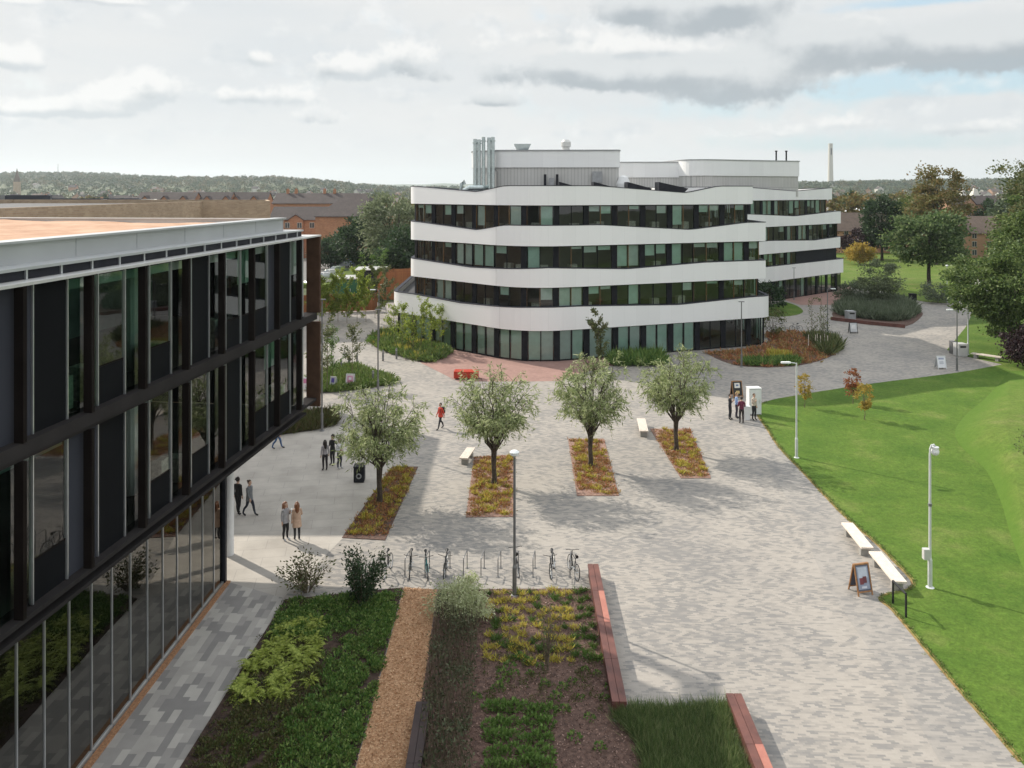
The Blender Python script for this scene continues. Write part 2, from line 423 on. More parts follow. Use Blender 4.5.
M['mulch_sunlit'] = mat('mulch_sunlit', (.36, .235, .185), .95, scale=9, bump=1, bscale=30, col2=(.17, .092, .068))  # paler copy of the mulch, with sunlight put into its colour
M['woodchip'] = mat('woodchip', (.58, .36, .21), .9, scale=14, bump=1, bscale=45, col2=(.32, .17, .085))
M['sleeper'] = mat('sleeper', (.165, .066, .052), .6, scale=2, col2=(.095, .040, .034), bump=.2)
M['sleeper_new'] = mat('sleeper_new', (.44, .19, .14), .55, scale=3, col2=(.34, .13, .10))
M['sleeper_dark'] = mat('sleeper_dark', (.055, .036, .034), .7, scale=2, col2=(.03, .02, .02))
M['bench_wood'] = mat('bench_wood', (.70, .62, .54), .6, var=.06, scale=6)
M['concrete_leg'] = mat('concrete_leg', (.3, .29, .27), .85, var=.1)
M['red_paint'] = mat('red_paint', (.42, .035, .015), .45, var=.08)
M['post_grey'] = mat('post_grey', (.20, .20, .205), .4, .4, var=.08)
M['post_pale'] = mat('post_pale', (.62, .64, .64), .35, .2, var=.05)
M['green_paint'] = mat('green_paint', (.03, .14, .07), .5, var=.1)
M['fence_wood'] = brickmat('fence_wood', (.36, .15, .06), (.27, .105, .045), (.09, .035, .02), .16, 4.0, .012, bump=.4)
M['asphalt'] = mat('asphalt', (.17, .165, .16), .9, var=.12, scale=1.5)
M['rubber'] = mat('rubber', (.02, .02, .02), .8)
M['black_paint'] = mat('black_paint', (.02, .02, .022), .4)
M['sign_wood'] = mat('sign_wood', (.33, .165, .07), .5, scale=8, var=.15)
M['paper_white'] = mat('paper_white', (.75, .76, .78), .6, var=.03)
M['lamp_white'] = mat('lamp_white', (.75, .78, .78), .3, var=.02)

def leafset():
    M['willow'] = leafmat('willow', [(.135, .18, .065), (.235, .29, .12), (.35, .40, .19), (.52, .55, .33)], .4)
    M['maple'] = leafmat('maple', [(.042, .076, .026), (.078, .13, .044), (.125, .18, .066), (.20, .25, .11)], .42)
    M['dark_green'] = leafmat('dark_green', [(.02, .042, .018), (.036, .068, .027), (.058, .10, .04)], .35)
    M['yellow_green'] = leafmat('yellow_green', [(.075, .105, .022), (.125, .155, .04), (.17, .195, .06)], .3)
    M['bright_green'] = leafmat('bright_green', [(.07, .14, .028), (.125, .215, .048), (.20, .30, .085)], .3)
    M['olive'] = leafmat('olive', [(.055, .08, .028), (.10, .13, .045), (.155, .18, .07), (.19, .165, .07)], .25)
    M['autumn'] = leafmat('autumn', [(.10, .115, .036), (.165, .145, .05), (.21, .135, .048), (.15, .165, .055)], .35)
    M['copper'] = leafmat('copper', [(.022, .011, .014), (.036, .017, .02), (.05, .026, .03)], .15)
    M['gold'] = leafmat('gold', [(.33, .22, .04), (.45, .32, .07), (.32, .28, .07)], .5)
    M['rusty'] = leafmat('rusty', [(.25, .06, .03), (.33, .11, .04), (.24, .14, .05)], .3)
    M['lime_fern'] = leafmat('lime_fern', [(.16, .215, .03), (.28, .345, .055), (.42, .47, .11)], .3)
    M['ground_green'] = leafmat('ground_green', [(.05, .11, .024), (.09, .18, .036), (.15, .25, .058), (.26, .33, .095)], .25)
    M['ground_olive'] = leafmat('ground_olive', [(.07, .062, .025), (.115, .115, .036), (.07, .105, .03), (.14, .095, .055)], .2)
    M['sedum'] = leafmat('sedum', [(.26, .27, .035), (.42, .38, .06), (.55, .48, .10), (.45, .23, .07)], .25)
    M['sedum_green'] = leafmat('sedum_green', [(.05, .10, .022), (.08, .145, .03), (.13, .18, .045)], .25)
    M['rust_cover'] = leafmat('rust_cover', [(.30, .10, .05), (.42, .17, .08), (.34, .22, .07), (.16, .13, .045), (.50, .30, .14)], .2)
    M['silver_shrub'] = leafmat('silver_shrub', [(.30, .34, .17), (.46, .50, .28), (.62, .64, .42)], .3)
    M['grass_blade'] = leafmat('grass_blade', [(.05, .09, .026), (.09, .145, .045), (.15, .21, .07), (.28, .29, .14)], .3)
    M['lavender'] = leafmat('lavender', [(.085, .115, .065), (.14, .175, .11), (.21, .24, .165)], .4)
    M['hedge_green'] = leafmat('hedge_green', [(.04, .055, .025), (.07, .085, .04), (.11, .125, .065), (.11, .075, .045)], .2)
    M['lawn_blade'] = leafmat('lawn_blade', [(.045, .105, .011), (.075, .142, .017), (.115, .175, .03), (.17, .19, .055)], .3)
    M['lime'] = leafmat('lime', [(.15, .22, .03), (.24, .31, .05), (.36, .41, .09)], .5)
    M['fresh'] = leafmat('fresh', [(.055, .10, .022), (.11, .18, .04), (.19, .26, .07), (.13, .14, .05)], .3)
    M['lime_maple'] = leafmat('lime_maple', [(.042, .078, .022), (.085, .135, .036), (.135, .19, .055), (.20, .25, .09)], .35)
    M['grey_green'] = leafmat('grey_green', [(.10, .13, .065), (.17, .205, .115), (.26, .295, .175)], .38)
    M['chip'] = leafmat('chip', [(.36, .19, .09), (.52, .32, .18), (.64, .44, .27)], .0)
    M['bark_chip'] = leafmat('bark_chip', [(.06, .034, .026), (.16, .095, .075), (.38, .25, .20)], .0)
    M['wood_a'] = leafmat('wood_a', [(.052, .082, .040), (.066, .098, .046), (.08, .112, .052), (.098, .125, .06)], .1)
    M['wood_b'] = leafmat('wood_b', [(.075, .09, .04), (.11, .12, .05), (.15, .145, .06), (.165, .125, .06)], .1)
leafset()
for k_ in ('navy_panel', 'bronze', 'slab_edge', 'greyblue_panel', 'charcoal', 'dark_metal', 'bronze_light'):
    M[k_].node_tree.nodes['Principled BSDF'].inputs['IOR'].default_value = 1.12

# paving of small setts laid in a herringbone of two greys
def herringbone(name, width, nlen, pale, mid, dark):
    m, q, b = newmat(name)
    tc = q.n('ShaderNodeTexCoord').outputs['Object']
    mp = q.n('ShaderNodeMapping'); mp.inputs['Rotation'].default_value = (0, 0, R(3)); mp.inputs['Scale'].default_value = (1 / width,) * 3
    q.l(tc, mp.inputs[0]); s = q.n('ShaderNodeSeparateXYZ'); q.l(mp.outputs[0], s.inputs[0])
    # rows of long setts, each row stepped along from the last, the step turning back every nine rows
    j = q.math('FLOOR', s.outputs[1])
    tri = q.math('PINGPONG', j, 9.0)
    i = q.math('FLOOR', q.math('ADD', q.math('DIVIDE', s.outputs[0], float(nlen)), q.math('MULTIPLY', tri, .37)))
    cb = q.n('ShaderNodeCombineXYZ'); q.l(i, cb.inputs[0]); q.l(q.math('FLOOR', q.math('MULTIPLY', j, .5)), cb.inputs[1]); q.l(q.math('FLOOR', q.math('DIVIDE', j, 9.0)), cb.inputs[2])
    wn = q.n('ShaderNodeTexWhiteNoise'); q.l(cb.outputs[0], wn.inputs[0])
    cb2 = q.n('ShaderNodeCombineXYZ'); q.l(i, cb2.inputs[0]); q.l(j, cb2.inputs[1])
    wn2 = q.n('ShaderNodeTexWhiteNoise'); q.l(cb2.outputs[0], wn2.inputs[0])
    big = q.noise(tc, .22, 4, .6); med = q.noise(tc, 1.1, 3)
    v = q.math('ADD', q.math('ADD', q.math('MULTIPLY', wn.outputs[0], .6), q.math('MULTIPLY', wn2.outputs[0], .4)), q.math('ADD', q.math('MULTIPLY', q.math('SUBTRACT', big, .5), 1.3), q.math('MULTIPLY', q.math('SUBTRACT', med, .5), .5)))
    c = q.ramp(v, [(.22, dark), (.40, mid), (.60, pale), (.95, tuple(x * 1.07 for x in pale))])
    st = q.noise(tc, .09, 5, .65)
    spots = q.noise(tc, 1.7, 6, .75); c = q.mix(.22, c, q.ramp(spots, [(.3, (.33, .33, .33)), (.5, (.5, .5, .5)), (.75, (.6, .6, .6))]), 'OVERLAY')
    c = q.mix(.35, c, q.ramp(st, [(.35, (.38, .39, .41)), (.65, (.60, .59, .57))]), 'OVERLAY')
    q.l(c, b.inputs['Base Color']); b.inputs['Roughness'].default_value = .75; b.inputs['Specular IOR Level'].default_value = .3
    return m
M['plaza'] = herringbone('plaza', .075, 3, (.315, .290, .260), (.260, .243, .223), (.208, .20, .191))
M['plaza_grey'] = herringbone('plaza_grey', .075, 3, (.285, .266, .243), (.243, .230, .215), (.20, .194, .187))
M['red_paving'] = brickmat('red_paving', (.33, .205, .175), (.27, .165, .142), (.24, .16, .14), .22, .11, .004, vert=False, bump=0)
M['flag'] = brickmat('flag', (.46, .44, .41), (.155, .155, .16), (.22, .21, .2), .62, .30, .006, vert=False, rot=R(89), offset=.5, bump=.1)
def flagmat():
    m, q, b = newmat('flag_strip')
    tc = q.n('ShaderNodeTexCoord').outputs['Object']
    s = q.n('ShaderNodeSeparateXYZ'); q.l(tc, s.inputs[0])
    col = q.math('FLOOR', q.math('DIVIDE', s.outputs[0], .24))
    wn0 = q.n('ShaderNodeTexWhiteNoise'); wn0.noise_dimensions = '1D'; q.l(col, wn0.inputs['W'])
    row = q.math('FLOOR', q.math('ADD', q.math('DIVIDE', s.outputs[1], .60), q.math('MULTIPLY', wn0.outputs[0], 3.0)))
    cb = q.n('ShaderNodeCombineXYZ'); q.l(col, cb.inputs[0]); q.l(row, cb.inputs[1])
    wn = q.n('ShaderNodeTexWhiteNoise'); wn.noise_dimensions = '2D'; q.l(cb.outputs[0], wn.inputs[0])
    c = q.ramp(wn.outputs[0], [(0, (.225, .215, .205)), (.25, (.295, .28, .262)), (.5, (.355, .337, .31)), (.75, (.42, .40, .365))], 'CONSTANT')
    c = q.mix(.3, c, q.ramp(q.noise(tc, 2, 5), [(.3, (.38, .38, .38)), (.7, (.6, .6, .6))]), 'OVERLAY')
    q.l(c, b.inputs['Base Color']); b.inputs['Roughness'].default_value = .7
    return m
M['flag'] = flagmat()
M['smooth_concrete'] = brickmat('smooth_concrete', (.405, .378, .34), (.385, .358, .322), (.30, .282, .26), 1.8, .9, .012, vert=False, rot=R(-10), noise_mix=.35, bump=0)
def lawnmat(name, a, bcol, c3):
    m, q, b = newmat(name)
    tc = q.n('ShaderNodeTexCoord').outputs['Object']
    n1 = q.noise(tc, .35, 5, .6); n2 = q.noise(tc, 3.2, 6, .75); n3 = q.noise(tc, 11, 4, .7)
    c = q.ramp(n1, [(.32, a), (.55, bcol), (.72, c3)])
    c = q.mix(.6, c, q.ramp(n2, [(.3, (.3, .3, .3)), (.7, (.7, .7, .7))]), 'OVERLAY')
    c = q.mix(.6, c, q.ramp(n3, [(.3, (.28, .28, .28)), (.7, (.72, .72, .72))]), 'OVERLAY')
    dry = q.noise(tc, .8, 6, .7); c = q.mix(q.math('MULTIPLY', q.ramp(dry, [(.62, (0, 0, 0)), (.72, (1, 1, 1))]), .45), c, (.17, .165, .05))
    q.l(c, b.inputs['Base Color']); b.inputs['Roughness'].default_value = .9; b.inputs['Specular IOR Level'].default_value = .15
    q.l(q.bump(q.math('ADD', n2, n3), .9, .04), b.inputs['Normal'])
    return m
M['lawn'] = lawnmat('lawn', (.060, .118, .016), (.086, .146, .022), (.135, .175, .042))
M['meadow'] = lawnmat('meadow', (.078, .135, .020), (.108, .155, .030), (.16, .168, .06))
M['far_ground'] = lawnmat('far_ground', (.05, .075, .03), (.08, .095, .045), (.12, .115, .075))
M['dry_edge'] = mat('dry_edge', (.30, .18, .085), .95, scale=3, col2=(.17, .15, .04))

def bankmat():
    """lawn that runs into paler rough grass as the bank rises"""
    m = M['meadow'].copy(); m.name = 'bank_grass'; q = NT(m.node_tree); b = q.t.nodes['Principled BSDF']
    old = b.inputs['Base Color'].links[0].from_socket
    tc = q.n('ShaderNodeTexCoord').outputs['Object']; s = q.n('ShaderNodeSeparateXYZ'); q.l(tc, s.inputs[0])
    h = q.math('ADD', q.math('MULTIPLY', s.outputs[2], 1.1), q.math('MULTIPLY', q.math('SUBTRACT', q.noise(tc, .5, 6, .7), .5), 1.6))
    c = q.mix(q.ramp(h, [(.25, (0, 0, 0)), (.85, (1, 1, 1))]), q.mix(q.noise(tc, 3.2, 6, .75), (.05, .11, .012), (.105, .17, .028)), old)
    q.l(c, b.inputs['Base Color']); return m
M['bank'] = bankmat()
# ------------------------------------------------------------------ ground and paving
def poly_px(pts, z=0.0): return [G(x, y, z) for x, y in pts]
structure('ground', MB().sheet([(-9000, -300), (9000, -300), (9000, 12000), (-9000, 12000)], -.03), M['far_ground'])
structure('plaza_paving', MB().sheet([(-46, -6), (60, -6), (64, 100), (62, 128), (38, 128), (-30, 108), (-46, 108)], 0), M['plaza'])
conc = [(-11.3, 31.7), G(283, 598), G(343, 538), G(392, 468), G(397, 442), G(330, 424), (-19, 56), (-40, 56), (-40, 31.7)]
structure_border = [G(1021, 762), G(953, 682), G(915, 636), G(881, 597), G(850, 540), G(831, 502), G(800, 469), G(780, 448), G(760, 420), G(745, 405), G(735, 415), G(752, 440), G(775, 480), G(800, 520), G(815, 560), G(835, 600), G(870, 650), G(905, 700), G(940, 762)]
structure('paving_border', MB().sheet(structure_border, .003), M['plaza_grey'])
structure('concrete_forecourt', MB().sheet(conc, .004), M['smooth_concrete'])
structure('flagstone_path', MB().sheet([(-11.7, 8), (-11.23, 31.7), G(283, 598), (-8.62, 21.4), (-8.5, 8)], .008), M['flag'])
structure('red_brick_paving', MB().sheet(poly_px([(447, 348), (421, 363), (458, 381.5), (530, 381.5), (560, 381), (578, 374), (610, 366), (640, 363), (640, 340), (447, 330)]), .004), M['red_paving'])
structure('red_brick_terrace', MB().sheet(poly_px([(785, 300), (800, 305), (840, 305), (852, 300), (850, 285), (800, 285)]), .004), M['red_paving'])
lawn_l = smooth2(poly_px([(1021, 762), (986, 720), (953, 682), (915, 636), (893, 610), (881, 597), (914, 586), (895, 562), (876, 543), (848, 519), (831, 502), (800, 469), (780, 448), (768, 430), (757, 412), (766, 402), (800, 395), (871, 384), (949, 374), (985, 368), (1003, 364.5)]), 4)
lawn_r = poly_px([(969, 357), (947, 350), (966, 327), (976, 305), (992, 294)])
structure('lawn', MB().prism(lawn_l + lawn_r + [(90, 122), (160, 130), (160, 5), (14, 10)], -.2, .03), M['lawn'])
edge = lawn_l[:-20]
em = MB()
for i in range(len(edge) - 1):
    a, b = Vector(edge[i]), Vector(edge[i + 1]); d = (b - a).normalized(); n = Vector((d.y, -d.x)) * .09
    em.add([(a.x - n.x, a.y - n.y, .004), (b.x - n.x, b.y - n.y, .004), (b.x + n.x * .7, b.y + n.y * .7, .036), (a.x + n.x * .7, a.y + n.y * .7, .036)], [(0, 1, 2, 3)])
structure('lawn_edge', em, M['dry_edge'])
# rounded bank of longer dry grass on the right
bank = smooth2(poly_px([(1010, 372), (986, 398), (966, 415), (955, 432), (962, 448), (985, 470), (1000, 500), (1012, 540), (1035, 600)]), 5) + [(44, 30), (60, 60), (55, 72)]
bm_ = bmesh.new()
cxb = sum(p[0] for p in bank) / len(bank); cyb = sum(p[1] for p in bank) / len(bank)
rings = 9; prev = None
for r in range(rings + 1):
    t = r / rings
    ring = [bm_.verts.new((cxb + (x - cxb) * (1 - t), cyb + (y - cyb) * (1 - t), .034 + 1.1 * (1 - (1 - t) ** 2) ** 1.5)) for x, y in bank]
    if prev:
        for i in range(len(ring)): bm_.faces.new((prev[i], prev[(i + 1) % len(ring)], ring[(i + 1) % len(ring)], ring[i]))
    prev = ring
bmesh.ops.remove_doubles(bm_, verts=bm_.verts, dist=.001)
bmesh.ops.recalc_face_normals(bm_, faces=bm_.faces)
me = bpy.data.meshes.new('grass_bank'); bm_.to_mesh(me); me.materials.append(M['bank'])
for p in me.polygons: p.use_smooth = True
o = link('grass_bank', me); o['kind'] = 'structure'
structure('far_lawn', MB().prism(smooth2(poly_px([(842, 285), (870, 289), (893, 293.5), (920, 301), (945, 303), (957, 302), (968, 291), (980, 280)]), 4) + [(150, 150), (150, 205), (60, 205), (52, 140)], -.2, .03), M['meadow'])
structure('lawn_patch', MB().prism(smooth2(poly_px([(764, 316.5), (790, 316), (803, 312), (797, 306), (785, 302)]), 4) + [(26.5, 100)], -.2, .03), M['lawn'])
structure('car_park', MB().sheet([(-70, 128), (-20, 128), (-22, 200), (-80, 200)], .004), M['asphalt'])
structure('berm', MB().prism([(-34, 128), (-12, 122), (-11, 150), (-22, 160), (-31, 160)], -.2, .6), M['meadow'])
# far hills
rng = np.random.default_rng(5)
def hillz(x, y):
    r = np.clip(x / np.maximum(y, 1), -1.2, 1.2)
    k = np.interp(r, [-1.2, -.64, -.45, -.3, -.14, .05, .3, .4, .65, 1.2], [.022, .0175, .0150, .0120, .0020, -.004, .0035, .0075, .0095, .012])
    s = np.clip((y - 700) / 1500, 0, 1); s = s * s * (3 - 2 * s)
    bump = 6 * np.sin(x * .004 + 1) * np.sin(y * .003) + 3 * np.sin(x * .011 + y * .004)
    return s * (13 + y * k + bump * np.clip((y - 900) / 900, 0, 1)) - 1.0
gx = np.linspace(-1.05, 1.05, 90); gy = np.concatenate([np.linspace(650, 2600, 40), np.linspace(2700, 4200, 8)])
hv = []; 
for yy in gy:
    for rr in gx:
        hv.append((rr * yy, yy, float(hillz(np.array(rr * yy), np.array(yy)))))
hf = [(i * 90 + j, i * 90 + j + 1, (i + 1) * 90 + j + 1, (i + 1) * 90 + j) for i in range(len(gy) - 1) for j in range(89)]
hm = MB(); hm.add(hv, hf); o = hm.build('hills', M['far_ground'], smooth=True); o['kind'] = 'structure'

fr_ = MB(); fv = []; xs_ = np.linspace(-1.0, 1.05, 160)
for k_, yy in enumerate((4300, 5200, 6000, 6600)):
    for rr in xs_:
        px_ = 512 + 800 * rr; top_ = np.interp(px_, [-300, 0, 250, 420, 520, 700, 835, 900, 1000, 1200], [187, 186, 185, 184, 184, 182, 181, 179.5, 178.5, 180])
        hh = (15.5 + (HY - top_ + .5 * math.sin(rr * 60) + .35 * math.sin(rr * 137 + 1)) / 800 * 6000) * (.1, .6, 1.0, .9)[k_]
        fv.append((rr * yy, yy, hh))
fr_.add(fv, [(i * 160 + j, i * 160 + j + 1, (i + 1) * 160 + j + 1, (i + 1) * 160 + j) for i in range(3) for j in range(159)])
M['far_woods'] = mat('far_woods', (.10, .125, .07), .95, scale=.012, col2=(.045, .065, .035))
o = fr_.build('far_hills', M['far_woods'], smooth=True); o['kind'] = 'structure'
# ------------------------------------------------------------------ dark glazed block on the left
M['interior_green'] = mat('interior_green', (.34, .42, .38), .8, var=.15, scale=.6)
TH = math.atan(.0975)
b1 = thing('office_block', 'dark glass office block with sandy roof and bronze fins, along the left edge', 'building', (-13, 0, 0), -TH)
def loc1(X, Y):
    dx = X + 13; c, s = math.cos(TH), math.sin(TH)
    return (dx * c - Y * s, dx * s + Y * c)
Y0, Y1 = 6.0, 36.3
EDGE = [(5.41, 5.87), (9.42, 9.84)]
for z0, z1 in EDGE:
    mb = MB(); mb.box(-28, -.3, Y0, Y1 - .1, z0 + .02, z1 - .04); mb.build('floor_slab', M['interior_floor'], b1)
    mb = MB(); mb.box(-.3, .26, Y0, Y1 + 1.25, z0 + .10 if z0 > 6 else z1 - .12, z1); mb.box(-.28, .20, Y0, Y1, z0, z0 + .10)
    mb.build('slab_edge', M['slab_edge'], b1)
mb = MB(); mb.box(-28, -.2, Y0, Y1, 13.0, 13.36); mb.build('roof_slab', M['interior_white'], b1)
mb = MB(); mb.box(-.9, .34, Y0, Y1 + 1.6, 13.37, 13.44); mb.build('canopy', M['pale_metal'], b1)
mb = MB(); mb.box(-.95, -.16, Y0, Y1 + .35, 13.445, 13.66)
mb.build('louvre_band', M['charcoal'], b1)
k = 0
for i in range(13):
    y = 18.1 + 2.475 * (i - 4) + .62
    for yy in (y, y + 1.24):
        if yy < Y1: mb = MB(); mb.box(-.16, -.12, yy - .03, yy + .03, 13.445, 13.66); mb.build('louvre_post', M['silver'], b1)
mb = MB(); mb.box(-1.0, -.10, Y0, Y1 + .45, 13.66, 13.73); mb.build('fascia_ledge', M['grey_fascia'], b1)
mb = MB(); mb.box(-1.15, -.80, Y0, Y1 - .2, 13.73, 14.24); mb.box(-1.25, -.70, Y0, Y1 - .1, 14.24, 14.30)
pp = mb.build('parapet', M['grey_fascia'], b1)
for i in range(11):
    mb = MB(); mb.box(-.799, -.792, 7 + i * 2.9, 7.012 + i * 2.9, 13.75, 14.23); mb.build('joint', M['membrane'], pp)
mb = MB(); mb.box(-28, -1.25, Y1 - .45, Y1 - .2, 13.36, 14.22); mb.box(-28, -1.25, Y1 - .5, Y1 - .15, 14.22, 14.27); mb.build('end_parapet', M['pale_metal'], b1)
# sandy ballast, gently uneven
rngb = np.random.default_rng(3); nx, ny = 60, 60
gxs = np.linspace(-28, -1.15, nx); gys = np.linspace(Y0, Y1 - .5, ny); vv = []
for a in gys:
    for b in gxs: vv.append((b, a, 14.10 + .05 * math.sin(a * .9 + b * .4) + .04 * math.sin(b * 1.3 - a * .5) + rngb.uniform(-.02, .02)))
mb = MB(); mb.add(vv, [(i * nx + j, i * nx + j + 1, (i + 1) * nx + j + 1, (i + 1) * nx + j) for i in range(ny - 1) for j in range(nx - 1)])
mb.build('sand_roof', M['sand_roof'], b1)
mb = MB(); mb.box(-28, -27.8, Y0, Y1, 0, 13.36); mb.box(-28, -.5, Y0, Y0 + .2, 0, 13.36); mb.build('rear_wall', M['charcoal'], b1)
mb = MB(); mb.box(-27.8, -.15, Y1 - .2, Y1, 5.87, 13.36); mb.build('end_wall', M['charcoal'], b1)
mb = MB(); mb.box(-7.2, -7.0, Y0 + .2, Y1 - .2, 5.87, 13.0); mb.build('core_wall', M['interior_green'], b1)
for i in range(4):
    y = 13 + i * 6.2; mb = MB(); mb.lathe([(.22, 5.87), (.22, 13.0)], (-1.6, y, 0), 12); mb.build('column', M['interior_white'], b1)
# panels: S solid, G glass with spandrel, C clear glass, B glass with blind, N grey solid
UP = 'GSSS' + 'NSCGCGCSCGBGNSBGC'
LO = 'CSGC' + 'CGNSCGCGCSCGBGCGC'
rnd = random.Random(4)
for lev, (za, zb, code) in enumerate([(5.87, 9.42, LO), (9.84, 13.37, UP)]):
    for i, ch in enumerate(code):
        y = 18.1 + 1.2375 * (i - 4) - .62; y1 = min(y + 1.2375, Y1)
        if y >= Y1 - .3: continue
        mb = MB(); mb.box(-.05, .045, y - .016, y + .016, za, zb)
        if ch in 'SN':
            p = MB(); p.box(-.12, .0, y + .022, y1 - .022, za, zb)
            po = p.build('cladding_panel', M['navy_panel' if ch == 'S' else 'greyblue_panel'], b1)
            mb.build('mullion', M['silver'], po)
        else:
            mb.cur = 1
            if ch != 'C': mb.box(-.05, .0, y + .022, y1 - .022, za + .99, za + 1.02)
            mb.box(-.05, .02, y + .022, y1 - .022, zb - .08, zb)
            wo = mb.build('window', [M['silver'], M['bronze']], b1)
            g0 = za + (1.03 if ch != 'C' else 0)
            g = MB(); g.add([(-.01, y + .02, g0), (-.01, y1 - .02, g0), (-.01, y1 - .02, zb - .08), (-.01, y + .02, zb - .08)], [(0, 1, 2, 3)])
            g.build('pane', M['glass_green' if rnd.random() < .7 else 'glass'], wo)
            if ch != 'C':
                g = MB(); g.box(-.06, -.01, y + .022, y1 - .022, za, za + .98); g.build('spandrel', M['navy_panel'], wo)
            if ch == 'B':
                g = MB(); g.box(-.14, -.12, y + .05, y1 - .05, zb - rnd.uniform(.8, 1.6), zb - .1); g.build('blind', M['interior_white'], wo)
            elif rnd.random() < .5:
                g = MB(); yy = y + rnd.uniform(.2, .5); g.box(-1.1, -.5, yy, yy + .5, za, za + rnd.uniform(.75, 1.3)); g.build('desk', M['furnish'], wo)
    for i in range(-4, 8):
        y = 18.1 + 2.475 * i
        mb = MB(); mb.box(.075, .30, y - .06, y + .06, za, zb - (.0 if lev == 0 else .0))
        mb.build('fin', M['bronze'], b1)
    mb = MB(); mb.box(-.22, .42, 37.45, 37.6, za + (0 if lev else -.4), zb); mb.build('end_fin', M['bronze_light'], b1)
# end return glazing and thin end frame
mb = MB(); mb.box(-.1, .06, Y1 - .1, Y1, 5.87, 13.37); mb.build('corner_post', M['silver'], b1)
# ground floor: mirror-like glazing on a line of its own
ga = Vector(loc1(-11.76, 9.0)); gb = Vector(loc1(-11.40, 31.7))
gd = (gb - ga); gl = gd.length; gd.normalize(); gn = Vector((gd.y, -gd.x))
npan = 21; pw = gl / npan
for i in range(npan):
    a = ga + gd * (i * pw); b = ga + gd * ((i + 1) * pw); mid = (a + b) / 2; ang = math.atan2(gd.y, gd.x)
    mb = MB(); mb.rbox((b.x, b.y, 2.76), (.04, .06, 5.3), ang); mb.rbox((mid.x, mid.y, .10), (pw - .05, .1, .08), ang)
    wo = mb.build('shopfront_window', M['silver'], b1)
    g = MB(); p0 = a + gd * .03; p1 = b - gd * .03
    g.add([(p0.x, p0.y, .14), (p1.x, p1.y, .14), (p1.x, p1.y, 5.42), (p0.x, p0.y, 5.42)], [(0, 1, 2, 3)])
    g.build('pane', M['glass_mirror'], wo)
mb = MB(); m2_ = (ga + gb) / 2; mb.rbox((m2_.x + gn.x * .16, m2_.y + gn.y * .16, .035), (gl, .18, .07), math.atan2(gd.y, gd.x)); mb.build('plinth', mat('plinth_gravel', (.36, .19, .10), .9, scale=20, var=.25), b1)
e0 = Vector(loc1(-11.3, 31.6)); e1 = Vector(loc1(-33, 31.6))
mb = MB(); mm = (e0 + e1) / 2; mb.rbox((mm.x, mm.y, 2.7), ((e0 - e1).length, .2, 5.38), math.atan2((e0 - e1).y, (e0 - e1).x)); mb.build('end_wall', M['charcoal'], b1)
c_ = loc1(-17.5, 20); mb = MB(); mb.rbox((c_[0], c_[1], 2.7), (.2, 23, 5.3), TH); mb.build('core_wall', M['interior'], b1)
mb = MB(); c_ = loc1(-14.4, 20); mb.rbox((c_[0], c_[1], .03), (6, 23, .05), TH); mb.build('ground_floor', M['interior_floor'], b1)
c_ = loc1(-12.06, 34.1); mb = MB(); mb.lathe([(.2, 0), (.2, 5.41)], (c_[0], c_[1], 0), 20); mb.build('round_column', M['white_metal'], b1, smooth=False)

# ------------------------------------------------------------------ curved white-banded buildings
def fillet(pts):
    out = []; n = len(pts)
    for i, (x, y, r) in enumerate(pts):
        p = Vector((x, y)); a = Vector(pts[i - 1][:2]); b = Vector(pts[(i + 1) % n][:2])
        if r <= 0: out.append(p); continue
        u = (a - p).normalized(); v = (b - p).normalized()
        ang = u.angle(v); t = min(r / math.tan(ang / 2), (a - p).length * .48, (b - p).length * .48)
        p0 = p + u * t; p1 = p + v * t
        for k in range(13):
            s = k / 12; out.append(p0 * (1 - s) ** 2 + p * 2 * s * (1 - s) + p1 * s * s)
    return out
def resample(pts, step):
    out = []; n = len(pts)
    for i in range(n):
        a, b = pts[i], pts[(i + 1) % n]; L = (b - a).length
        if L < 1e-4: continue
        m = max(1, round(L / step))
        for k in range(m): out.append(a + (b - a) * (k / m))
    return out
def offset(pts, d):
    """outward for counter-clockwise polygons, mitred"""
    n = len(pts); out = []
    for i in range(n):
        a = (pts[i] - pts[i - 1]).normalized(); b = (pts[(i + 1) % n] - pts[i]).normalized()
        na = Vector((a.y, -a.x)); nb = Vector((b.y, -b.x)); m = (na + nb)
        if m.length < 1e-6: m = na
        m.normalize(); out.append(pts[i] + m * (d / max(.5, m.dot(na))))
    return out
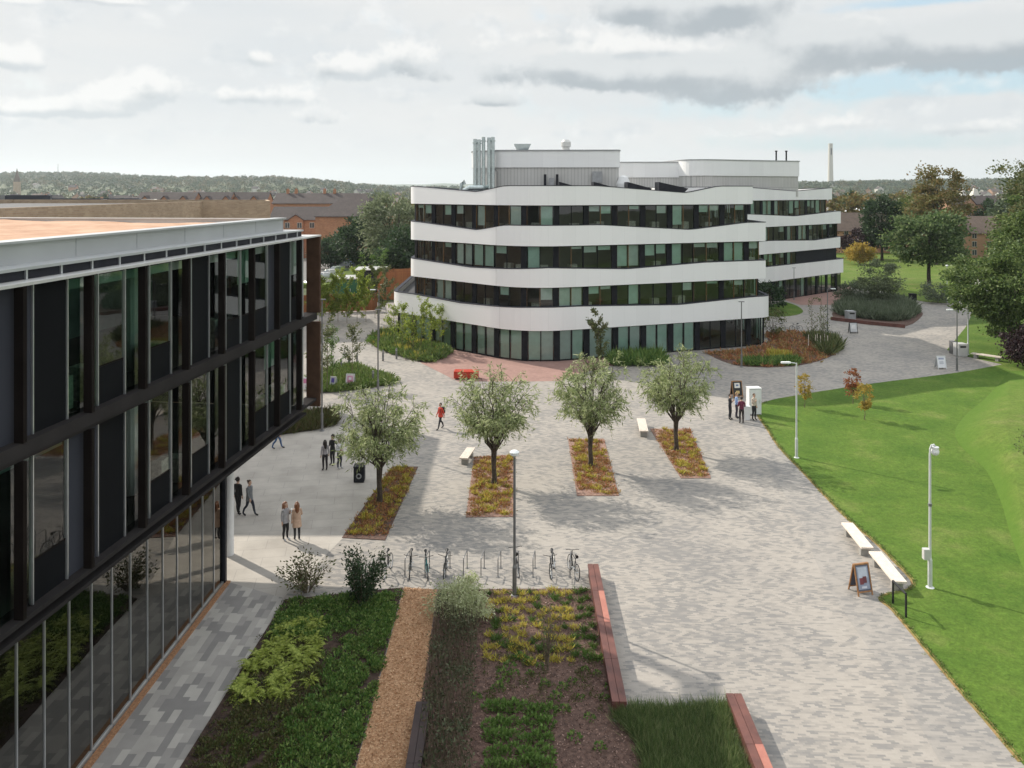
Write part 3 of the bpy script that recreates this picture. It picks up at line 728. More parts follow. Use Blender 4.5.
def curved_building(root, plans, bands, dips, seed, pitch=2.95, front_only=None, ground_code=None, blank=None):
    """plans[level] closed ccw polygon of (x,y,r); bands[level]=(zb,zt)"""
    rnd = random.Random(seed); ox, oy = root.location[0], root.location[1]
    off = (ox, oy, 0)
    nwin = 0
    for lv, (zb, zt) in enumerate(bands):
        ring = resample(fillet(plans[lv]), .7)
        # white band
        inn = offset(ring, -.35); mb = MB(); n = len(ring)
        def top(x):
            d = 0
            for xc, hw, dep in dips[lv]:
                d = max(d, dep * max(0, 1 - abs(x - xc) / (hw[0] if x < xc else hw[1])))
            return zt - d
        vs = []
        for p, r in zip(ring, inn):
            t = top(p.x); vs += [(p.x, p.y, zb), (p.x, p.y, t), (r.x, r.y, t), (r.x, r.y, zb)]
        fs = []
        for i in range(n):
            j = (i + 1) % n
            for k in range(4): fs.append((4 * i + k, 4 * j + k, 4 * j + (k + 1) % 4, 4 * i + (k + 1) % 4))
        mb.add(vs, fs); bo = mb.build('white_band', M['white_panel'], root, off)
        # dark coping line on the band
        cp = MB(); vs = []; o_ = offset(ring, .02); i_ = offset(ring, -.38)
        for p, r in zip(o_, i_):
            t = top(p.x); vs += [(p.x, p.y, t + .005), (p.x, p.y, t + .07), (r.x, r.y, t + .07), (r.x, r.y, t + .005)]
        cp.add(vs, list(fs)); cp.build('coping', M['greyblue_panel'], bo, off)
        sl = MB(); sl.prism([tuple(p) for p in offset(ring, -.36)], zb + .03, zb + .55)
        if lv == len(bands) - 1: sl.build('roof_deck', M['roof_dark'], root, off)
        else: sl.build('floor_slab', M['interior_white'], root, off)
        if lv < len(bands) - 1:
            dk = MB(); dk.prism([tuple(p) for p in offset(ring, -.37)], zb + .56, zt - (1.0 if lv else .55)); dk.build('terrace_deck', M['roof_dark'], root, off)
        # glazing below this band
        z0 = .02 if lv == 0 else bands[lv - 1][1] - 1.0; z1 = zb + .02
        g = offset(ring, -.45)
        core = MB(); core.prism([tuple(p) for p in offset(resample(fillet(plans[lv]), 2.5), -6.5)], max(0.01, z0 + .1), z1 - .03); core.build('core_wall', M['interior'], root, off)
        # split the ring into bays
        segs = []; acc = 0; s = [0]
        for i in range(len(g)):
            acc += (g[(i + 1) % len(g)] - g[i]).length; s.append(acc)
        gg = g + [g[0]]
        def at(d):
            d = d % acc
            for i in range(len(s) - 1):
                if s[i] <= d <= s[i + 1]:
                    t = (d - s[i]) / max(1e-6, s[i + 1] - s[i]); p = gg[i].lerp(gg[i + 1], t)
                    e = (gg[i + 1] - gg[i]).normalized(); return p, e
        nb = round(acc / pitch); pw = acc / nb
        rear = MB()
        for b in range(nb):
            d0 = b * pw; mid, e = at(d0 + pw / 2); nrm = Vector((e.y, -e.x))
            if not front_only(mid, nrm):
                p, _ = at(d0); p2, _ = at(d0 + pw)
                rear.rbox(((p.x + p2.x) / 2, (p.y + p2.y) / 2, (z0 + z1) / 2), ((p2 - p).length + .02, .2, z1 - z0), math.atan2((p2 - p).y, (p2 - p).x)); continue
            if blank and blank(lv, mid):
                p, _ = at(d0); p2, _ = at(d0 + pw); w_ = MB()
                w_.rbox(((p.x + p2.x) / 2, (p.y + p2.y) / 2, (z0 + z1) / 2), ((p2 - p).length, .12, z1 - z0), math.atan2((p2 - p).y, (p2 - p).x)); w_.build('cladding_panel', M['charcoal'], root, off); continue
            pier = .55; npn = 2; x_ = d0
            fr = MB()
            pa, _ = at(d0); pb, _ = at(d0 + pier); an = math.atan2((pb - pa).y, (pb - pa).x); zc = (z0 + z1) / 2; hh = z1 - z0
            if rnd.random() < .75 or lv == 0:
                fr.rbox(((pa.x + pb.x) / 2, (pa.y + pb.y) / 2, zc), ((pb - pa).length, .16, hh), an)
                start = pier
            else:
                fr.rbox((pa.x, pa.y, zc), (.08, .12, hh), an); start = .05
            gw = (pw - start) / npn
            fr.cur = 1; cuts = [d0 + start + gw * k for k in range(npn + 1)]
            for c in cuts[:-1]:
                p, e2 = at(c); fr.rbox((p.x, p.y, zc), (.05, .1, hh), math.atan2(e2.y, e2.x))
            fr.cur = 0
            p, _ = at(d0 + start); p2, _ = at(d0 + pw); a2 = math.atan2((p2 - p).y, (p2 - p).x); mm = (p + p2) / 2
            fr.rbox((mm.x, mm.y, z1 - .06), ((p2 - p).length, .09, .12), a2)
            if lv == 0: fr.rbox((mm.x, mm.y, z0 + .06), ((p2 - p).length, .09, .1), a2)
            wo = fr.build('window', [M['dark_metal'], M['timber_mullion'] if lv and rnd.random() < .7 else M['dark_metal']], root, off)
            gm = MB()
            for k in range(npn):
                p, _ = at(cuts[k]); p2, _ = at(cuts[k + 1])
                gm.add([(p.x, p.y, z0), (p2.x, p2.y, z0), (p2.x, p2.y, z1), (p.x, p.y, z1)], [(0, 1, 2, 3)])
            gm.build('pane', M['glass'], wo, off)
            nwin += 1
            base = rnd.random()
            for k in range(npn):
                pr = .80 if lv == 0 else .64
                if lv == 0 and ground_code: pr = ground_code(mid)
                if rnd.random() < pr:
                    p, e2 = at(cuts[k] + .08); p2, _ = at(cuts[k + 1] - .08); n2 = Vector((e2.y, -e2.x))
                    p = p - n2 * .16; p2 = p2 - n2 * .16
                    vis = z1 - (bands[lv - 1][1] if lv else .1)
                    drop = vis * (1.0 if lv == 0 or base < .42 else rnd.uniform(.12, .62))
                    bl = MB(); mm = (p + p2) / 2
                    bl.rbox((mm.x, mm.y, z1 - .1 - drop / 2), ((p2 - p).length, .02, drop), math.atan2((p2 - p).y, (p2 - p).x))
                    bl.build('blind', M[rnd.choice(['blind', 'blind', 'blind_pale', 'blind_grey'])], wo, off)
                if lv and rnd.random() < .55:
                    p, e2 = at((cuts[k] + cuts[k + 1]) / 2 + rnd.uniform(-.2, .2)); n2 = Vector((e2.y, -e2.x)); p = p - n2 * rnd.uniform(.7, 1.4)
                    fz = bands[lv - 1][1] - 1.0
                    dm = MB(); dm.rbox((p.x, p.y, fz + .5), (.8, .5, 1.0 + rnd.uniform(.1, .6)), math.atan2(e2.y, e2.x)); dm.build('desk', M['furnish'], wo, off)
        if rear.v: rear.build('rear_wall', M['charcoal'], root, off)
b2 = thing('curved_building', 'four storey white banded building with pointed curved front, in the middle beyond the plaza', 'building', (6, 88, 0))
def plan2(dl, dr, rr, rl=2.0):
    return [(1.2, 71.3, 7), (25.7 + dr, 80.2 + dr * .35, rr), (26 + dr, 99, 0), (-10.5 - dl, 104, 0), (-10.5 - dl, 82.4 + dl * .75, rl)]
bands = [(2.85, 4.95), (6.75, 8.55), (10.5, 12.35), (14.2, 15.95)]
plans = [plan2(2.0, .3, 1.6, 2.6), plan2(0, -.3, 0), plan2(0, -.3, 0), plan2(0, -1.75, 0)]
dips = [[(16, (10, 8), .38), (-5, (5, 7), .25)], [(-4, (6, 8), .34), (10.8, (8, 8), .36)], [(-3.3, (6.5, 2.6), .55), (17.2, (9, 6), .6)], [(-3.3, (6.5, 2.6), .55), (16.8, (9, 3.4), .65)]]
curved_building(b2, plans, bands, dips, 8, front_only=lambda p, n: n.y < -.25 or n.x > .7 or n.x < -.7,
                ground_code=lambda p: .35 if p.x > 17 else .93)
mb = MB()
def plant_room(poly, zb, zm, zt, name_root, off):
    mb = MB(); mb.prism(poly, zb, zm); lo = mb.build('louvre_wall', M['louvre'], name_root, off)
    P = offset([Vector(p) for p in poly], .12); mb = MB(); mb.prism([tuple(p) for p in P], zm + .003, zt); up = mb.build('upper_wall', M['white_panel'], name_root, off)
    P = offset([Vector(p) for p in poly], .2); mb = MB(); mb.prism([tuple(p) for p in P], zt + .003, zt + .12); mb.build('coping', M['membrane'], up, off)
M['louvre'] = brickmat('louvre', (.50, .495, .475), (.54, .535, .52), (.36, .36, .35), .35, 8.0, .03, rough=.5, noise_mix=.1, bump=.4)
def ccw(p):
    a = sum(p[i][0] * p[(i + 1) % len(p)][1] - p[(i + 1) % len(p)][0] * p[i][1] for i in range(len(p)))
    return p if a > 0 else p[::-1]
rp = [tuple(v) for v in fillet([(-1.5, 87, 1), (11.6, 86.5, .6), (12, 97, 0), (-4.5, 97, 0), (-4.4, 90, 1)])]
plant_room(ccw(rp), 14.7, 18.05, 19.85, b2, (6, 88, 0))
mb = MB()
mb.box(XA(549, 86.4), XA(554, 86.4), 86.1, 86.3, 15.2, 16.9); mb.build('plant_door', M['membrane'], b2, (6, 88, 0))
for px in (545, 557):
    mb = MB(); mb.box(XA(px, 86.4) - .14, XA(px, 86.4) + .14, 86.05, 86.3, 15.2, 17.3); mb.build('vent_pipe', M['charcoal'], b2, (6, 88, 0))
mb = MB(); mb.box(XA(592, 86.4), XA(602, 86.4), 86.1, 86.3, 16.4, 17.6); mb.build('vent_grille', M['membrane'], b2, (6, 88, 0))
# steel flues, a duct and roof cowls
for px, tp in ((475, 139), (479, 139.5), (483.5, 137), (489, 137.5), (493, 137)):
    x = XA(px, 86); mb = MB(); z = ZA(tp, 86)
    mb.lathe([(.2, 14.8), (.2, z - .5), (.26, z - .5), (.26, z - .35), (.2, z - .35), (.2, z)], (x, 86, 0), 12)
    mb.build('flue', M['stainless'], b2, (6, 88, 0))
mb = MB(); mb.tube([(XA(497, 86), 86, 14.8), (XA(497, 86), 86, 17.6), (XA(494, 86), 86, 18)], .06, 6); mb.build('ladder_rail', M['post_grey'], b2, (6, 88, 0))
mb = MB(); mb.tube([(XA(465, 85), 84.5, 14.9), (XA(465, 85), 84.5, 15.6), (XA(470, 85), 84.5, 15.85), (XA(482, 85), 84.5, 15.85), (XA(485, 85), 86, 15.9)], .28, 10); mb.build('duct', M['stainless'], b2, (6, 88, 0))
mb = MB(); mb.tube([(XA(460, 85), 86, 15), (XA(461, 85), 86, 16.3), (XA(463, 85), 86, 16.6), (XA(464, 85), 86, 16.2)], .18, 8); mb.build('vent_cowl', M['stainless'], b2, (6, 88, 0))
mb = MB(); mb.lathe([(.45, 19.9), (.4, 20.4), (.55, 20.5), (.55, 21.0), (.35, 21.25)], (XA(566, 90), 90, 0), 14); mb.build('vent_cowl', M['pale_metal'], b2, (6, 88, 0))
mb = MB(); a, b = XA(514, 90), XA(531, 90)
mb.add([(a, 89, 20.75), (b, 89, 20.75), (b - .4, 89.2, 19.95), (a + .4, 89.2, 19.95), (a, 91, 20.75), (b, 91, 20.75), (b - .4, 90.8, 19.95), (a + .4, 90.8, 19.95)],
       [(0, 1, 2, 3), (4, 7, 6, 5), (0, 4, 5, 1), (3, 2, 6, 7), (0, 3, 7, 4), (1, 5, 6, 2)]); mb.build('air_intake', M['stainless'], b2, (6, 88, 0))
for px in (559, 594, 629, 662):
    a = XA(px, 80); mb = MB(); y0, y1 = 79.5 + (px - 559) * .02, 82 + (px - 559) * .02; L = 1.9 if px < 640 else 2.3
    mb.add([(a, y0, 15.1), (a + L, y0, 15.1), (a + L, y1, 15.1), (a, y1, 15.1), (a, y0, 16.42), (a, y1, 16.42), (a + L * 1.3, y0, 15.75), (a + L * 1.3, y1, 15.75)],
           [(0, 3, 2, 1), (0, 1, 6, 4), (3, 5, 7, 2), (0, 4, 5, 3), (1, 2, 7, 6), (4, 6, 7, 5)])
    mb.build('rooflight', M['charcoal'], b2, (6, 88, 0))
mb = MB(); mb.lathe([(.7, 15.1), (.75, 16.3), (.5, 17.0), (.1, 17.2)], (XA(624, 86), 86.5, 0), 12); mb.build('tank', M['white_metal'], b2, (6, 88, 0))
mb = MB(); mb.lathe([(.3, 15.1), (.32, 16.0), (.1, 16.2)], (XA(627, 84), 84, 0), 10); mb.build('tank', M['white_metal'], b2, (6, 88, 0))

b3 = thing('curved_building', 'further white banded building half hidden behind the pointed one, beside the red brick terrace', 'building', (35, 118, 0))
def plan3(dr, rr=0): return [(23, 100.6, 0), (50.9 + dr, 124.0 + dr * .8, rr), (43, 141, 0), (12, 124, 0)]
curved_building(b3, [plan3(1.0, .8), plan3(0), plan3(.1), plan3(-1.9)], bands, [[], [(45, (9, 9), .4)], [(41, (9, 9), .5)], [(41, (9, 8), .5)]], 21,
                front_only=lambda p, n: n.y < -.3 or n.x > .6, ground_code=lambda p: .15, blank=lambda lv, p: lv == 1 and p.x > 42)
plant_room(ccw([tuple(v) for v in fillet([(24.0, 108.6, 3.5), (41.5, 116, 0), (40, 126, 0), (22, 122, 0)])]), 14.7, 17.6, 19.75, b3, (35, 118, 0))
plant_room(ccw([(14.5, 113), (24, 112.5), (24, 121), (14.5, 121)]), 14.7, 17.4, 19.5, b3, (35, 118, 0))
for px in (774, 784):
    mb = MB(); mb.lathe([(.12, 19.7), (.12, ZA(152, 120)), (.2, ZA(152, 120)), (.2, ZA(151, 120))], (XA(px, 120), 119, 0), 8); mb.build('flue', M['dark_metal'], b3, (35, 118, 0))

# ------------------------------------------------------------------ brick blocks behind the left block
def simple_block(name, label, cat, poly, h, wall, roof, group=None, par=.5, wins=()):
    x = sum(p[0] for p in poly) / len(poly); y = sum(p[1] for p in poly) / len(poly)
    t = thing(name, label, cat, (x, y, 0), 0, group); off = (x, y, 0); poly = ccw(poly)
    mb = MB(); mb.prism(poly, 0, h - par); mb.build('roof', M[roof], t, off)
    V = [Vector(p) for p in poly]; O = offset(V, .0); mb = MB(); n = len(poly); I = offset(V, -.35); O = offset(V, .01); vs = []
    for p, r in zip(O, I): vs += [(p.x, p.y, 0), (p.x, p.y, h), (r.x, r.y, h), (r.x, r.y, h - par - .1)]
    fs = []
    for i in range(n):
        j = (i + 1) % n
        for k in range(3): fs.append((4 * i + k, 4 * j + k, 4 * j + k + 1, 4 * i + k + 1))
    mb.add(vs, fs); mb.build('wall', M[wall], t, off)
    return t
simple_block('brick_block', 'long tan brick block showing above the far edge of the sandy roof', 'building', [(-35.8, 56), (-36.6, 94.5), (-29.0, 96), (-33.6, 110), (-70, 112), (-70, 56)], 14.3, 'tan_brick', 'roof_dark')
simple_block('brick_block', 'unseen low block added behind the dark glass office block to shade the forecourt', 'building', [(-19.5, 48), (-19.5, 62), (-34, 62), (-34, 48)], 13.0, 'tan_brick', 'membrane')  # unseen block, added so that its shadow falls across the forecourt
simple_block('flat_roof_building', 'blue grey flat roofed box building on the skyline at far left', 'building', [(XA(5, 150), 150), (XA(50, 150), 150), (XA(52, 165), 165), (XA(0, 165), 165)], ZA(195.5, 150), 'greyblue_panel', 'membrane')
simple_block('flat_roof_building', 'long low grey flat roofed building beside the blue grey box at far left', 'building', [(XA(-30, 170), 170), (XA(140, 170), 170), (XA(142, 185), 185), (XA(-30, 185), 185)], ZA(199, 170), 'greyblue_panel', 'membrane')
simple_block('flat_roof_building', 'pale roofed low shed in front of the gabled houses at left', 'building', [(XA(88, 160), 160), (XA(155, 160), 160), (XA(157, 178), 178), (XA(118, 178), 178)], ZA(200, 160), 'stone_pale', 'stone_pale')
# ------------------------------------------------------------------ benches, posts, bins, signs
def plank_bench(label, p0, p1, w, h, group, new=None, matname='sleeper'):
    """long timber block bench with two planks across; p0 far end, p1 near end (ground points of the long axis)"""
    a, b = Vector(p0), Vector(p1); L = (b - a).length; c = (a + b) / 2; ang = math.atan2((b - a).y, (b - a).x)
    t = thing('timber_bench', label, 'bench', (c.x, c.y, 0), ang, group)
    mb = MB(); mb.rbox((0, 0, (h - .1) / 2 + .01), (L - .06, w - .06, h - .12)); mb.build('base', M['sleeper_dark' if matname == 'sleeper_dark' else 'sleeper'], t)
    n = max(2, round(L / 2.1)); pl = L / n
    for i in range(n):
        for s in (-1, 1):
            mm = M[matname]
            if new is not None and i == new[0] and s == new[1]: mm = M['sleeper_new']
            mb = MB(); mb.rbox((-L / 2 + pl * (i + .5), s * w / 4, h - .05), (pl - .012, w / 2 - .012, .1 + (.012 if mm is M['sleeper_new'] else 0)), bev=.008); mb.build('plank', mm, t)
    return t
plank_bench('long dark red timber bench with one fresh pink plank beside the yellow planting rows', (3.26, 32.2), (3.16, 23.5), .44, .5, 'timber block benches', (1, 1))
plank_bench('short dark red timber bench at the right edge of the tall ornamental grass', (6.62, 23.9), (6.53, 19.5), .47, .5, 'timber block benches', (1, 1))
plank_bench('nearly black timber bench between the woodchip path and the dark hedge', (-2.62, 23.6), (-2.55, 18.5), .42, .45, 'timber block benches', None, 'sleeper_dark')

def slat_bench(label, p0, p1, w=.62, h=.46, group='pale slatted benches', legs='block', slat=7):
    a, b = Vector(p0), Vector(p1); L = (b - a).length; c = (a + b) / 2; ang = math.atan2((b - a).y, (b - a).x)
    t = thing('slatted_bench', label, 'bench', (c.x, c.y, 0), ang, group)
    mb = MB(); sw = w / slat
    for i in range(slat): mb.rbox((0, -w / 2 + sw * (i + .5), h - .04), (L, sw - .012, .08), bev=.006)
    mb.build('seat', M['bench_wood'], t)
    for s in (-1, 1):
        mb = MB(); mb.rbox((s * (L / 2 - .35), 0, (h - .085) / 2), (.28, w - .12, h - .085), bev=.02); mb.build('leg', M['concrete_leg'], t)
    return t
slat_bench('white slatted bench on the lawn edge, further of two set end to end', (15.2, 36.3), (15.0, 33.75), .52)
slat_bench('white slatted bench on the lawn edge, nearer of two, beside the framed menu board', (15.15, 33.4), (14.95, 30.8), .52)
slat_bench('grey bench at the top corner of the second planting strip', G(463.5, 466), G(471, 455), .5, .45)
slat_bench('short white bench beside the planting strip of the right hand pollard tree', G(644, 438), G(641, 425), .55, .45)
slat_bench('pale bench under the big tree at the right, beside the white cabinet', G(972, 357.5), G(1002, 362), .6, .45)
slat_bench('pale bench on the far red brick terrace', G(843, 296.5), G(852, 299), .5, .45)
# black hoop table frame at end of the nearer white bench
a = G(893, 604); b = G(906, 618); t = thing('metal_hoop', 'black metal hoop rail standing in grass at the end of the nearer white bench', 'rail', (a[0], a[1], .03))
d = Vector((b[0] - a[0], b[1] - a[1]))
for p in ((0, 0), (d.x, d.y)):
    mb = MB(); mb.tube([(p[0], p[1], 0), (p[0], p[1], .84)], .04, 8); mb.build('leg', M['black_paint'], t)
mb = MB(); mb.tube([(0, 0, .84), (d.x, d.y, .84)], .042, 8); mb.build('rail', M['black_paint'], t)

p = G(466, 380); t = thing('red_bench', 'solid red block bench on the red brick paving before the curved building', 'bench', (p[0], p[1] + .5, 0), R(-2))
mb = MB(); mb.rbox((0, 0, .05), (1.75, .75, .1)); mb.build('plinth', M['charcoal'], t)
mb = MB(); mb.rbox((0, 0, .39), (2.0, .95, .55), bev=.05); mb.build('seat', M['red_paint'], t)

# lamp posts
def lamp(label, px, py, top, kind='arm', col='post_grey', side=-1, group='lamp posts'):
    X, Y = G(px, py); h = ZA(top, Y)
    t = thing('lamp_post', label, 'lamp post', (X, Y, 0), 0, group)
    mb = MB(); mb.lathe([(.085, 0), (.085, 1.1), (.055, 1.2), (.045, h - .1), (.04, h)], n=10); mb.build('pole', M[col], t)
    mb = MB(); mb.lathe([(.16, 0), (.16, .03), (.10, .06)], n=10); mb.build('base', M[col], t)
    if kind == 'arm':
        mb = MB(); mb.tube([(0, 0, h - .05), (side * .12, 0, h), (side * .45, 0, h + .02)], .03, 6); mb.build('arm', M[col], t)
        mb = MB(); mb.rbox((side * .62, 0, h + .03), (.55, .24, .08), bev=.06); mb.build('lamp_head', M['lamp_white'], t)
    elif kind == 'globe':
        mb = MB(); mb.lathe([(.05, h - .1), (.17, h - .02), (.19, h + .08), (.1, h + .14), (.03, h + .16)], n=14); mb.build('lamp_head', M['lamp_white'], t)
    elif kind == 'cctv':
        mb = MB(); mb.tube([(0, 0, h - .05), (0, 0, h + .15), (.05, 0, h + .3), (.15, 0, h + .33), (.2, 0, h + .25)], .035, 8); mb.build('arm', M[col], t)
        mb = MB(); mb.ball((.2, 0, h + .05), .15, 12, 8); mb.lathe([(.12, h + .1), (.14, h + .24), (.05, h + .26)], (.2, 0, 0), 12); mb.build('camera_dome', M['white_metal'], t)
        mb = MB(); mb.rbox((-.17, -.03, 1.35), (.24, .2, .40), bev=.02); mb.build('control_box', M['pale_metal'], t)
        mb = MB(); mb.tube([(0, 0, 3.2), (0, 0, 3.3)], .075, 10); mb.build('collar', M['post_grey'], t)
    elif kind == 'bare':
        mb = MB(); mb.rbox((0, 0, h + .03), (.5, .16, .06), bev=.03); mb.build('lamp_head', M['post_grey'], t)
    return t
lamp('dark lamp post with white disc head among the bike racks', 514.5, 596, 454, 'globe')
lamp('pale camera pole with white dome and control box on the lawn', 930, 588, 453, 'cctv', 'post_pale')
lamp('slim grey lamp post on the lawn edge near the row of pollard trees', 796.5, 458, 363, 'arm', 'post_pale')
lamp('grey lamp post by the grass edge left of the white cabinet at right', 957, 371, 310, 'arm')
lamp('pale tall post on the verge behind the white cabinet', 968, 355, 292, 'bare', 'post_pale')
lamp('thin lamp post before the right end of the curved building', 741.5, 367, 302, 'bare')
lamp('lamp post between the two white banded buildings', 794, 300, 268, 'bare')
lamp('lamp post beside the far red brick terrace', 827.5, 331, 289, 'arm', 'post_grey', 1)
lamp('lamp post beyond the dark shrub bed, before the far lawn', 947, 303, 266, 'globe', 'post_pale')
lamp('lamp post left of the curved building, beside the near sapling bed', 378, 395, 310, 'bare')
lamp('lamp post in the paved gap left of the curved building, before the timber fence', 379, 345, 290, 'arm')
lamp('lamp post close to the bronze end fin of the office block', 322, 431, 300, 'bare')
lamp('lamp post standing in the far car park', 343, 268, 243, 'arm')

# bollards and cycle stands
for i, (px, py) in enumerate([(341, 370), (349, 367), (357, 364), (383, 361), (396.5, 359), (373, 383)]):
    X, Y = G(px, py)
    if i == 0:
        bo = thing('bollard', 'grey round bollard in the paved gap left of the curved building', 'bollard', (X, Y, 0), 0, 'grey bollards')
        mb = MB(); mb.lathe([(.09, 0), (.09, .92), (.06, 1.0)], n=12); mb.build('post', M['post_grey'], bo)
        mb = MB(); mb.lathe([(.094, .8), (.094, .86)], n=12); mb.build('band', M['silver'], bo)
    else: dup(bo, (X, Y, 0))
stands = [405, 425, 446, 463.5, 481, 498, 516, 533, 551, 570]
st = None
for i, px in enumerate(stands):
    X, Y = G(px, 577)
    if st is None:
        st = thing('cycle_stand', 'slim grey steel hoop cycle stand in the row behind the planted beds', 'cycle stand', (X, Y, 0), R(-8), 'steel hoop cycle stands')
        mb = MB(); mb.tube([(0, 0, 0), (0, 0, .68), (.0, .05, .74), (0, .1, .76), (0, .65, .76), (0, .72, .73), (0, .75, .66), (0, .75, 0)], .019, 8); mb.build('hoop', M['post_grey'], st)
        mb = MB(); mb.lathe([(.07, 0), (.07, .012)], n=10); mb.build('foot', M['post_grey'], st)
        mb = MB(); mb.lathe([(.07, 0), (.07, .012)], (0, .75, 0), 10); mb.build('foot', M['post_grey'], st)
    else: dup(st, (X, Y, 0), R(-8))

# bicycles
def bicycle(label, px, py, colour, rot, lean=0.0):
    X, Y = G(px, py)
    t = thing('bicycle', label, 'bicycle', (X, Y, 0), rot, 'parked bicycles'); t.rotation_euler = (0, lean, rot); t.scale = (.88,) * 3
    cm = mat('frame_paint', colour, .35, .2, var=.05)
    f = MB(); r = .018
    bb = (0, -.02, .29); st_ = (0, -.14, .78); ht = (0, .37, .82); hb = (0, .40, .66); ra = (0, -.50, .34); fa = (0, .55, .34)
    for a_, b_ in ((bb, st_), (st_, ht), (bb, hb), (ht, hb)): f.tube([a_, b_], r, 6)
    for s in (-.05, .05):
        f.tube([(s, ra[1], ra[2]), (0, bb[1], bb[2])], .011, 5); f.tube([(s, ra[1], ra[2]), (0, st_[1], st_[2] - .05)], .011, 5)
    f.build('frame', cm, t)
    g = MB()
    for s in (-.05, .05): g.tube([(s * .4, hb[1], hb[2]), (s, hb[1] + .03, hb[2] - .06), (s, fa[1], fa[2])], .013, 5)
    g.build('fork', cm, t)
    for c in (ra, fa):
        wl = MB(); n = 22
        wl.tube([(0, c[1] + .31 * math.cos(2 * math.pi * k / n), c[2] + .31 * math.sin(2 * math.pi * k / n)) for k in range(n)], .012, 5, close=True)
        for k in range(12): wl.tube([(0, c[1], c[2]), (0, c[1] + .31 * math.cos(math.pi * k / 6), c[2] + .31 * math.sin(math.pi * k / 6))], .003, 3)
        wl.tube([(-.05, c[1], c[2]), (.05, c[1], c[2])], .02, 6)
        wo = wl.build('wheel', M['silver'], t)
        ty = MB(); ty.tube([(0, c[1] + .335 * math.cos(2 * math.pi * k / n), c[2] + .335 * math.sin(2 * math.pi * k / n)) for k in range(n)], .022, 6, close=True); ty.build('tyre', M['rubber'], wo)
    h = MB(); h.tube([(0, ht[1], ht[2]), (0, ht[1] + .01, .96)], .016, 6); h.tube([(-.32, .36, 1.0), (-.25, .40, 1.0), (0, .43, .96), (.25, .40, 1.0), (.32, .36, 1.0)], .013, 6); h.build('handlebar', M['black_paint'], t)
    s = MB(); s.tube([st_, (0, -.16, .93)], .014, 6); s.tube([(0, -.30, .95), (0, -.2, .955), (0, -.02, .945)], [.075, .06, .022], 8); s.build('saddle', M['black_paint'], t)
    c = MB(); c.tube([(-.02, bb[1], bb[2]), (.05, bb[1], bb[2])], .085, 14)
    c.tube([(.06, bb[1], bb[2]), (.07, bb[1] + .1, bb[2] - .13)], .012, 5); c.tube([(-.06, bb[1], bb[2]), (-.07, bb[1] - .1, bb[2] + .13)], .012, 5)
    c.rbox((.11, bb[1] + .1, bb[2] - .13), (.09, .07, .02)); c.rbox((-.11, bb[1] - .1, bb[2] + .13), (.09, .07, .02)); c.build('crank', M['silver'], t)
    return t
bicycle('black bicycle at the left end of the rack, half behind the dark shrub', 388, 573, (.03, .03, .035), R(172), .08)
bicycle('dark bicycle second from the left in the rack, left of the teal one', 410, 573, (.025, .03, .03), R(184), -.06)
bicycle('teal framed bicycle in the rack', 427, 574, (.04, .30, .30), R(190), .05)
bicycle('black bicycle in the rack just right of the teal one', 445.5, 573, (.02, .02, .022), R(178), -.04)
bicycle('dark bicycle leaning at the disc headed lamp post', 517.5, 572, (.02, .02, .025), R(6), -.07)
bicycle('black bicycle turned aslant at the right end of the rack beside the red bench', 573, 575, (.03, .03, .03), R(14), .10)
bicycle('grey bicycle aslant in the rack between lamp post and red bench', 553, 573, (.08, .08, .085), R(170), .1)
bicycle('small dark bicycle far off beside the brown planted bed, left one', 779, 331, (.03, .03, .03), R(80))
bicycle('small dark bicycle far off beside the brown planted bed, right one', 796, 331, (.02, .02, .03), R(95))

